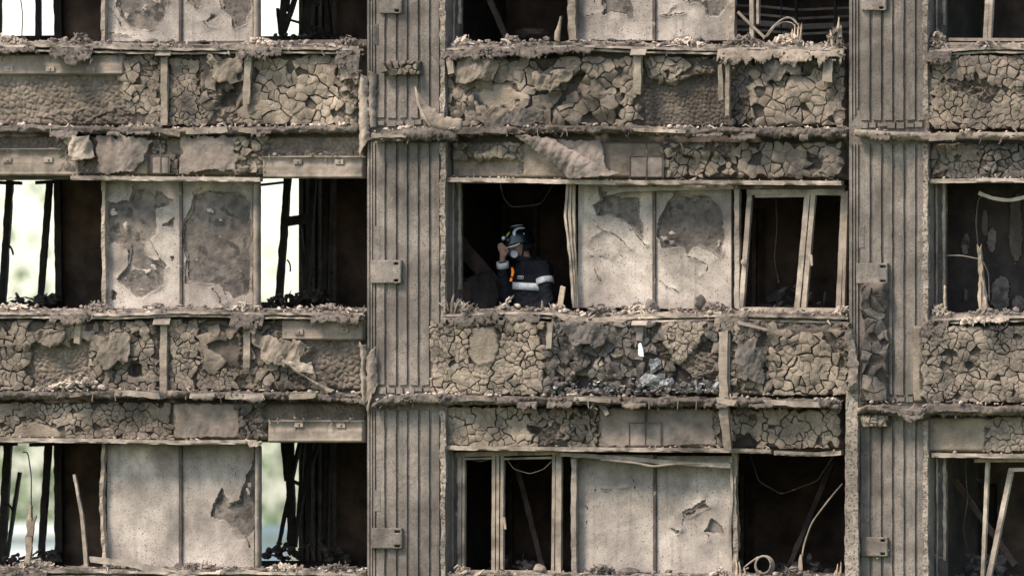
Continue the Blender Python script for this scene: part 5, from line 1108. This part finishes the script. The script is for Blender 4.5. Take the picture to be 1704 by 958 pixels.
# the outer ribbed column past that wall
t = thing('outer_column', 'dim ribbed column outside the rear windows of the corner rooms', 'column', (X_(530, 4.7), 4.7, GROUND))
bbox(X_(497, 4.7), X_(640, 4.7), 4.7, 5.3, GROUND, ZT).build('column_core', M_CONC, t)
for x in (503, 513, 523, 534, 546): stick('rib', [(x, -160, 4.68), (x, 1150, 4.68)], 6, .06, M_CONC, t, rough=.03, seg=40)
for k, (x, y, w, h) in enumerate(((470, 500, 50, 18), (520, 498, 60, 20), (470, 925, 60, 26), (520, 920, 60, 32), (560, 930, 40, 30), (480, 66, 60, 14), (530, 64, 60, 18))):
    tt = thing('debris_pile', ('dark debris heap behind the black cross frame', 'dark debris heap behind the black cross frame', 'dark debris heap among the lower leaning black bars', 'dark debris heap among the lower leaning black bars', 'dark debris heap among the lower leaning black bars', 'dark debris heap under the upper black diagonal bars', 'dark debris heap under the upper black diagonal bars')[k], 'debris', w3(x, y + 8, 3.3), 'debris piles on the rear sills')
    litter('black_debris', tt, M_LUMP, 60, (x - w / 2, x + w / 2), lambda q, y=y, h=h, x=x, w=w: y + 6 - random.Random(int(q * 19)).uniform(0, 1) * h * max(.2, 1 - ((q - x) / w * 2) ** 2), (3.2, 3.5), (5, 14), 950 + k, lumps=.6)
    litter('pale_bits', tt, M_RUB, 8, (x - w / 2, x + w / 2), lambda q, y=y, h=h: y + 2 - random.Random(int(q * 29)).uniform(0, 1) * h * .6, (3.1, 3.3), (6, 12), 980 + k, lumps=.4)
for k, (x, y, w) in enumerate(((30, 505, 90), (75, 502, 40), (50, 932, 90), (80, 925, 40))):
    tt = thing('debris_pile', ('dark debris heap under the bars of the window open to cloudy sky', 'dark debris heap behind the pale splintered stub')[k // 2], 'debris', w3(x, y + 8, 3.3), 'debris piles on the rear sills')
    litter('black_debris', tt, M_LUMP, 70, (x - w / 2, x + w / 2), lambda q, y=y: y + 6 - random.Random(int(q * 19)).uniform(0, 1) * 14, (3.2, 3.5), (5, 13), 990 + k, lumps=.6)

# ================================================================= THE FIREFIGHTER
M_SKIN = mat('skin', (0.34, 0.19, 0.135), (0.27, 0.15, 0.105), 20, rough=.55, bump=.05, spec=.4)
M_JACK = mat('dark_jacket', (0.011, 0.0125, 0.017), (0.006, 0.007, 0.010), 14, rough=.85, bump=1.0, bscale=22, dist=.03)
M_REFL = mat('reflective_band', (0.72, 0.72, 0.7), (0.42, 0.42, 0.42), 16, rough=.45, bump=.5, bscale=30)
M_HELM = mat('helmet_shell', (0.005, 0.007, 0.012), (0.004, 0.006, 0.010), 10, rough=.25, bump=.1, spec=.5)
M_LIME = mat('lime_trim', (0.42, 0.5, 0.05), (0.3, 0.38, 0.04), 20, rough=.4, bump=.1)
M_ORNG = mat('orange_strap', (0.85, 0.26, 0.02), (0.7, 0.2, 0.015), 20, rough=.6, bump=.1)
M_MASK = mat('grey_mask', (0.13, 0.135, 0.145), (0.1, 0.104, 0.112), 15, rough=.5, bump=.1)
M_FILT = mat('filter_cap', (0.45, 0.45, 0.44), (0.36, 0.36, 0.35), 30, rough=.5, bump=.1)
PD = .74
def q(px, py, dy=0.0):
    x, y, z = w3(px, py, PD); return np.array([x, y + dy, z])
FLOOR2 = Z_(515) - .98
def ring_tube(rings, n=20):
    """closed loft through elliptical rings (centre, rx, ry)"""
    V = []; F = []
    for (c, rx, ry) in rings:
        for k in range(n):
            a = 2 * math.pi * k / n; V.append((c[0] + rx * math.cos(a), c[1] + ry * math.sin(a), c[2]))
    m = len(rings)
    for i in range(m - 1):
        for k in range(n): k2 = (k + 1) % n; F.append((i * n + k, i * n + k2, (i + 1) * n + k2, (i + 1) * n + k))
    F.append(tuple(range(n))[::-1]); F.append(tuple((m - 1) * n + k for k in range(n)))
    return np.array(V), F
def capsules(m, chain, n=14):
    """tapered limb through (point, radius); rounded ends and joints"""
    for i, (p, r_) in enumerate(chain):
        V, F = ICO2; m.add(np.array(p) + V * r_, F)
    for (p, ra), (s_, rb) in zip(chain[:-1], chain[1:]):
        p, s_ = Vector(p), Vector(s_); d = (s_ - p)
        if d.length < 1e-6: continue
        d.normalize(); u = d.orthogonal().normalized(); w = d.cross(u); V = []
        for (c, rr) in ((p, ra), (s_, rb)):
            for k in range(n): a = 2 * math.pi * k / n; V.append(c + u * (rr * math.cos(a)) + w * (rr * math.sin(a)))
        F = [(k, (k + 1) % n, n + (k + 1) % n, n + k) for k in range(n)] + [tuple(range(n))[::-1], tuple(range(n, 2 * n))]
        m.add(V, F)
def fuse(o, vox, sm=6):
    md = o.modifiers.new('fuse', 'REMESH'); md.mode = 'VOXEL'; md.voxel_size = vox; md.use_smooth_shade = True
    s_ = o.modifiers.new('soften', 'SMOOTH'); s_.iterations = sm; s_.factor = .5
man = thing('person', 'firefighter in dark jacket and helmet with respirator, hand raised to the helmet brim', 'person', (*q(884, 515)[:2], FLOOR2))
hx = lambda px: float(q(px, 400)[0])
hipz = FLOOR2 + .93
# head frame: looks to the viewer's left, towards us and down
fdir = Vector((-.78, -.58, -.22)).normalized(); lft = Vector((0, 0, 1)).cross(fdir).normalized(); upv = fdir.cross(lft).normalized()
HC = Vector(q(864, 406, 0))
def hd(f, l, u): return HC + fdir * f + lft * l + upv * u
b = MB()
V, F = ICO2
b.add([hd(v[0] * .098, v[1] * .078, v[2] * .115) for v in V], F)                       # skull
b.add([hd(.03 + v[0] * .062, v[1] * .056, -.065 + v[2] * .065) for v in V], F)          # jaw
b.add([hd(.1 + v[0] * .022, v[1] * .014, -.012 + v[2] * .03) for v in V], F)            # nose
b.add([hd(.088 + v[0] * .02, v[1] * .05, .03 + v[2] * .014) for v in V], F)             # brow
b.add([hd(.082 + v[0] * .018, v[1] * .026, -.062 + v[2] * .008) for v in V], F)         # lips
for s_ in (-1, 1): b.add([hd(-.008 + v[0] * .026, s_ * .082 + v[1] * .012, -.012 + v[2] * .034) for v in V], F)   # ears
capsules(b, [(hd(-.02, 0, -.06), .06), (q(875, 440, .01), .065)])
sL, eL, wL = q(907, 447, -.07), q(919, 500, -.13), q(896, 546, -.22)
sR, eR, wR = q(860, 449, .10), q(843, 496, -.02), q(842, 436, -.12)
capsules(b, [(q(877, 444, .01), .07), (sL, .06), (eL, .045), (wL, .03), (q(884, 556, -.25), .035)])
capsules(b, [(q(877, 444, .01), .07), (sR, .06), (eR, .045), (wR, .03)])
V2, F2 = ring_tube([(np.array([hx(884), PD, hipz - .1]), .14, .11), (np.array([hx(884), PD, hipz + .15]), .14, .1), (q(884, 470), .15, .1), (q(880, 444), .12, .08)]); b.add(V2, F2)
for s_ in (-1, 1):
    xx = hx(884) + s_ * .1; capsules(b, [((xx, PD, hipz - .05), .08), ((xx, PD - .02, FLOOR2 + .5), .055), ((xx, PD + .01, FLOOR2 + .09), .04), ((xx, PD - .13, FLOOR2 + .045), .035)])
# raised hand: palm and five fingers closing on the brim
pm = q(844, 424, -.14)
capsules(b, [(wR, .028), (q(843, 430, -.13), .03), (pm, .032), (q(844, 419, -.145), .03)])
for k, (dx, l) in enumerate(((-6, 12), (-2.5, 14), (1, 13), (4.5, 10))):
    p0 = q(844 + dx * .8, 419, -.15); p1 = q(844 + dx, 419 - l * .55, -.165); p2 = q(843.5 + dx, 419 - l, -.15); capsules(b, [(p0, .0105), (p1, .0095), (p2, .008)], 8)
capsules(b, [(q(849, 425, -.15), .012), (q(853, 419, -.165), .0105), (q(852, 412, -.165), .009)], 8)
body = b.build('body', M_SKIN, man); fuse(body, .0065, 3)
j = MB()
V2, F2 = ring_tube([(np.array([hx(886), PD, hipz - .22]), .2, .16), (np.array([hx(886), PD, hipz + .05]), .19, .15), (q(886, 500), .185, .145), (q(885, 474), .185, .145), (q(884, 455), .178, .135), (q(881, 441), .135, .115), (q(876, 430, .005), .085, .09)]); j.add(V2, F2)
capsules(j, [(q(880, 448, .0), .09), (sL, .088), (eL, .068), (wL, .052)])
capsules(j, [(q(876, 448, .03), .09), (sR, .085), (eR, .066), (q(842, 441, -.11), .05)])
capsules(j, [(q(902, 450, .05), .1), (q(892, 440, .04), .08)])
jacket = j.build('jacket', M_JACK, man); fuse(jacket, .011, 5)
tx = bpy.data.textures.new('folds', 'CLOUDS'); tx.noise_scale = .07; tx.noise_depth = 2; dm = jacket.modifiers.new('folds', 'DISPLACE'); dm.texture = tx; dm.strength = .03; dm.mid_level = .55
tr = MB()
V2, F2 = ring_tube([(np.array([hx(884), PD, hipz - .12]), .17, .13), (np.array([hx(884), PD, hipz + .1]), .17, .13)]); tr.add(V2, F2)
for s_ in (-1, 1):
    xx = hx(884) + s_ * .1; capsules(tr, [((xx, PD, hipz - .05), .1), ((xx, PD - .02, FLOOR2 + .5), .08), ((xx, PD + .01, FLOOR2 + .12), .075)])
trousers = tr.build('trousers', M_JACK, man); fuse(trousers, .014, 4)
for s_ in (-1, 1):
    xx = hx(884) + s_ * .1; bt = MB(); capsules(bt, [((xx, PD + .01, FLOOR2 + .15), .065), ((xx, PD + .01, FLOOR2 + .055), .055), ((xx, PD - .14, FLOOR2 + .05), .05)]); o = bt.build('boot', M_DARKF, man); fuse(o, .012, 2)
def cuff(name, c, axis, r1, r2, h, m, a0=0, a1=2 * math.pi, n=28, parent=man, thick=.006):
    d = Vector(axis).normalized(); u = Vector((1, 0, 0)); u = (u - d * u.dot(d)).normalized(); w = d.cross(u); V = []; F = []
    for k in range(n + 1):
        a = a0 + (a1 - a0) * k / n
        for s_ in (-.5, .5): V.append(Vector(c) + u * (r1 * math.cos(a)) + w * (r2 * math.sin(a)) + d * (h * s_))
    for k in range(n): F.append((2 * k, 2 * k + 2, 2 * k + 3, 2 * k + 1))
    o = mk(name, V, F, m, parent); md = o.modifiers.new('thickness', 'SOLIDIFY'); md.thickness = thick; md.offset = 1; return o
cuff('chest_band', q(885, 477), (.06, 0, 1), .193, .153, .072, M_REFL)
cuff('sleeve_band', sL * .6 + eL * .4, (eL - sL), .083, .083, .062, M_REFL)
cuff('sleeve_band', q(842, 441, -.108), (wR - eR), .056, .056, .062, M_REFL)
cuff('collar', q(876, 431, .0), (.1, 0, 1), .09, .095, .05, M_JACK, thick=.012)
# helmet
m = MB(); nt, npn = 18, 40; V = []; F = []
HM = Vector((0, 0, 0))
def hel(f, l, u): return HC + fdir * (f - .005) + lft * l + upv * (u + .05)
for i in range(nt + 1):
    th_ = (i / nt) * R(112)
    for k in range(npn):
        a = 2 * math.pi * k / npn; ca, sa = math.cos(a), math.sin(a)
        f = .152 * math.sin(th_) * ca; l = .124 * math.sin(th_) * sa; u = .125 * math.cos(th_)
        if abs(l) < .03 and th_ < R(80): u += .012 * (1 - (abs(l) / .03) ** 2)           # comb
        e = max(0, (th_ - R(84)) / R(28))
        f *= 1 + .14 * e * (1 if ca < 0 else 1 + 1.0 * ca ** 2); l *= 1 + .12 * e           # brim flare and peak
        u -= .02 * e * max(0, -ca)
        V.append(hel(f, l, u))
for i in range(nt):
    for k in range(npn): k2 = (k + 1) % npn; F.append((i * npn + k, (i + 1) * npn + k, (i + 1) * npn + k2, i * npn + k2))
helm = mk('helmet', V, F, M_HELM, man); md = helm.modifiers.new('thickness', 'SOLIDIFY'); md.thickness = .008; md.offset = -1
def on_dome(th_, a, off): return hel((.152 + off) * math.sin(th_) * math.cos(a), (.124 + off) * math.sin(th_) * math.sin(a), (.125 + off) * math.cos(th_))
def dome_band(name, path, w, m, off=.006):
    V = []; F = []
    P = [on_dome(R(t), R(a), off) for t, a in path]
    for i, p in enumerate(P):
        tg = (P[min(i + 1, len(P) - 1)] - P[max(i - 1, 0)]).normalized(); nn = (p - hel(0, 0, 0)).normalized(); sd = tg.cross(nn)
        ww = w * (1 if 0 < i < len(P) - 1 else .75); V += [p + sd * ww / 2, p - sd * ww / 2]
    for i in range(len(P) - 1): F.append((2 * i, 2 * i + 2, 2 * i + 3, 2 * i + 1))
    o = mk(name, V, F, m, helm); md = o.modifiers.new('thickness', 'SOLIDIFY'); md.thickness = .004; md.offset = 0; return o
dome_band('reflective_stripe', [(70, 62), (58, 60), (47, 62), (38, 70), (33, 88), (36, 110), (43, 128)], .03, M_REFL)
dome_band('reflective_stripe', [(18, -20), (12, 30), (14, 120), (26, 165)], .012, M_REFL, .016)
dome_band('lime_trim', [(66, 20), (56, 26), (46, 32)], .03, M_LIME)
dome_band('peak_edge', [(112, 15), (111, 30), (110, 45), (108, 60), (105, 75)], .016, M_REFL, .03)
lp = on_dome(R(72), R(5), .014); Vl, Fl = ICO2; mk('head_lamp', [lp + Vector(v) * .021 for v in Vl], Fl, M_REFL, helm)
lp = on_dome(R(82), R(34), .012); mk('visor_pivot', [lp + Vector(v) * .014 for v in Vl], Fl, M_MASK, helm)
lp = on_dome(R(70), R(100), .006); mk('rivet', [lp + Vector(v) * .009 for v in Vl], Fl, M_REFL, helm)
cuff('chin_strap', hd(.0, .0, -.055), fdir * .25 + upv * .1 + lft * 0, .088, .125, .018, M_JACK, parent=man)
cuff('neck_curtain', hd(-.05, 0, -.03), upv, .085, .1, .09, M_JACK, a0=R(-80), a1=R(80), parent=man)
# respirator
mk('respirator', [hd(.092 + v[0] * .05, v[1] * .062, -.055 + v[2] * .062) for v in Vl], Fl, M_MASK, man)
fc = hd(.095, .075, -.085); fn = (lft * .85 + fdir * .5).normalized()
flt = MB(); V = []; u1 = fn.orthogonal().normalized(); u2 = fn.cross(u1); n = 24
for (r_, d_) in ((.03, -.02), (.036, 0), (.036, .014), (.028, .018), (.024, .012), (.0, .014)):
    for k in range(n): a = 2 * math.pi * k / n; V.append(fc + u1 * (r_ * math.cos(a)) + u2 * (r_ * math.sin(a)) + fn * d_)
F = [(i * n + k, i * n + (k + 1) % n, (i + 1) * n + (k + 1) % n, (i + 1) * n + k) for i in range(5) for k in range(n)]
mk('filter', V, F, M_FILT, man)
# small marks on the jacket
def chest(px, py): 
    p = q(px, py); c = q(885, 474); dx = p[0] - c[0]; k = max(0, 1 - (dx / .187) ** 2); return np.array([p[0], c[1] - .147 * math.sqrt(k), p[2]])
def badge(name, px, py, w, h, m, rise=.012, parent=man):
    V = []; n_ = 6
    for r_ in (-.5, .5):
        for k in range(n_): p = chest(px + w * (k / (n_ - 1) - .5), py + h * r_); p[1] -= rise; V.append(p)
    o = mk(name, V, [(k, k + 1, n_ + k + 1, n_ + k) for k in range(n_ - 1)], m, parent); md = o.modifiers.new('thickness', 'SOLIDIFY'); md.thickness = .004; md.offset = 1; return o
bd = badge('name_patch', 873, 462, 12, 5.5, M_REFL)
for k in range(4): badge('patch_stroke', 868.8 + k * 2.8, 462, 1.5, 2.8, M_JACK, .0175, bd)
stick('orange_strap', [(852, 445, PD - .2), (854, 452, PD - .2), (852, 460, PD - .2)], [3, 5, 3], .014, M_ORNG, man, rough=.1, seg=2)
stick('orange_strap', [(851, 462, PD - .2), (850, 468, PD - .2)], 4, .014, M_ORNG, man, rough=.1, seg=2)

# ================================================================= FAR BELOW: GROUND, TREES, A HOUSE
HAZE = .0006
M_GRASS = mat('park_grass', (0.075, 0.11, 0.035), (0.1, 0.12, 0.05), .05, bump=0)
M_LEAF = mat('leaves', (0.12, 0.17, 0.06), (0.08, 0.13, 0.04), .6, rough=.7, bump=0)
M_BARK = mat('bark', (0.09, 0.07, 0.05), (0.06, 0.05, 0.04), 3, bump=.3)
M_HOUSE = mat('white_render_house', (0.8, 0.79, 0.76), (0.74, 0.73, 0.7), .5, bump=0)
M_ROOF = mat('slate', (0.16, 0.16, 0.17), (0.12, 0.12, 0.13), 2, bump=.2)
M_GLASS = mat('house_glass', (0.05, 0.06, 0.07), (0.04, 0.05, 0.06), 1, rough=.1, bump=0)
tag(mk('ground', [(-4000, -3000, GROUND), (4000, -3000, GROUND), (4000, 4000, GROUND), (-4000, 4000, GROUND)], [(0, 1, 2, 3)], M_GRASS, None, False), kind='structure')
def far(px, dist):
    a = (px - 852) / FPX; dx = fwd[0] + rgt[0] * a; dy = fwd[1] + rgt[1] * a; return CAM[0] + dx * dist, CAM[1] + dy * dist
def crown_mesh(seed, n=900):
    r = random.Random(seed); V = []; F = []
    lobes = [(r.gauss(0, .32), r.gauss(0, .32), .62 + r.gauss(0, .17), r.uniform(.14, .27)) for _ in range(22)]
    for _ in range(n):
        lx, ly, lz, lr = r.choice(lobes); d = Vector((r.gauss(0, 1), r.gauss(0, 1), r.gauss(0, 1))).normalized() * lr * r.uniform(.55, 1.08)
        c = Vector((lx, ly, lz)) + d; a = Vector((r.gauss(0, 1), r.gauss(0, 1), r.gauss(0, 1))).normalized(); b_ = a.orthogonal().normalized(); s = r.uniform(.006, .014)
        i = len(V); V += [c + a * s, c + b_ * s, c - a * s, c - b_ * s]; F.append((i, i + 1, i + 2, i + 3))
    return V, F
def tree_proto(seed, h, label, group, x, y):
    t = thing('tree', label, 'tree', (x, y, GROUND), group)
    V, F = crown_mesh(seed); V = [Vector((v.x * h * .75 + x, v.y * h * .75 + y, v.z * h + GROUND)) for v in V]
    mk('crown', V, F, M_LEAF, t, False)
    m = MB(); capsules(m, [((x, y, GROUND), h * .022), ((x + h * .01, y, GROUND + h * .3), h * .016), ((x, y, GROUND + h * .7), h * .007)], 8)
    for k in range(5):
        a = k * 1.3; capsules(m, [((x, y, GROUND + h * (.3 + k * .06)), h * .009), ((x + math.cos(a) * h * .2, y + math.sin(a) * h * .2, GROUND + h * (.5 + k * .06)), h * .004)], 6)
    m.build('trunk', M_BARK, t); return t
def copy_tree(src, x, y, s, rz, label, group):
    o = src.copy(); col.objects.link(o); o.location = (x, y, GROUND); o.scale = (s, s, s); o.rotation_euler = (0, 0, rz); tag(o, label, 'tree', group)
    for ch in src.children:
        c = ch.copy(); col.objects.link(c); c.parent = o
    return o
x, y = far(30, 520); tn = tree_proto(5, 27, 'broad green tree in the park far behind the corner rooms', 'park trees behind the tower', x, y)
for px, d_, s_ in ((75, 540, 1.0), (-10, 560, .95), (110, 620, 1.05), (455, 600, .92), (500, 630, 1.0), (50, 650, 1.1), (-40, 620, 1.0), (415, 660, 1.0)):
    x, y = far(px, d_); copy_tree(tn, x, y, s_, d_, 'broad green tree in the park far behind the corner rooms', 'park trees behind the tower')
x, y = far(60, 1200); tf = tree_proto(8, 19, 'tree in the distant pale treeline', 'distant treeline', x, y)
for k in range(16):
    px = -60 + k * 38; d_ = 1180 + (k * 137) % 260; x, y = far(px, d_); copy_tree(tf, x, y, .9 + (k * 53 % 40) / 100, k, 'tree in the distant pale treeline', 'distant treeline')
# pale apartment block at the foot of the trees
x, y = far(45, 480); t = thing('apartment_block', 'white apartment block before the park trees, seen through the lower corner window', 'building', (x, y, GROUND))
bbox(x - 6, x + 6, y, y + 8, GROUND, GROUND + 21.0).build('wall', M_HOUSE, t)
bbox(x - 6.3, x + 6.3, y - .3, y + 8.3, GROUND + 21.05, GROUND + 21.4).build('roof', M_HOUSE, t)
for i in range(4):
    for k in range(5):
        wx, wz = x - 5 + i * 2.8, GROUND + 1.6 + k * 4
        w_ = bbox(wx, wx + 1.2, y - .05, y - .003, wz, wz + 1.9).build('window', M_HOUSE, t); bbox(wx + .1, wx + 1.1, y - .07, y - .052, wz + .1, wz + 1.8).build('pane', M_GLASS, w_)
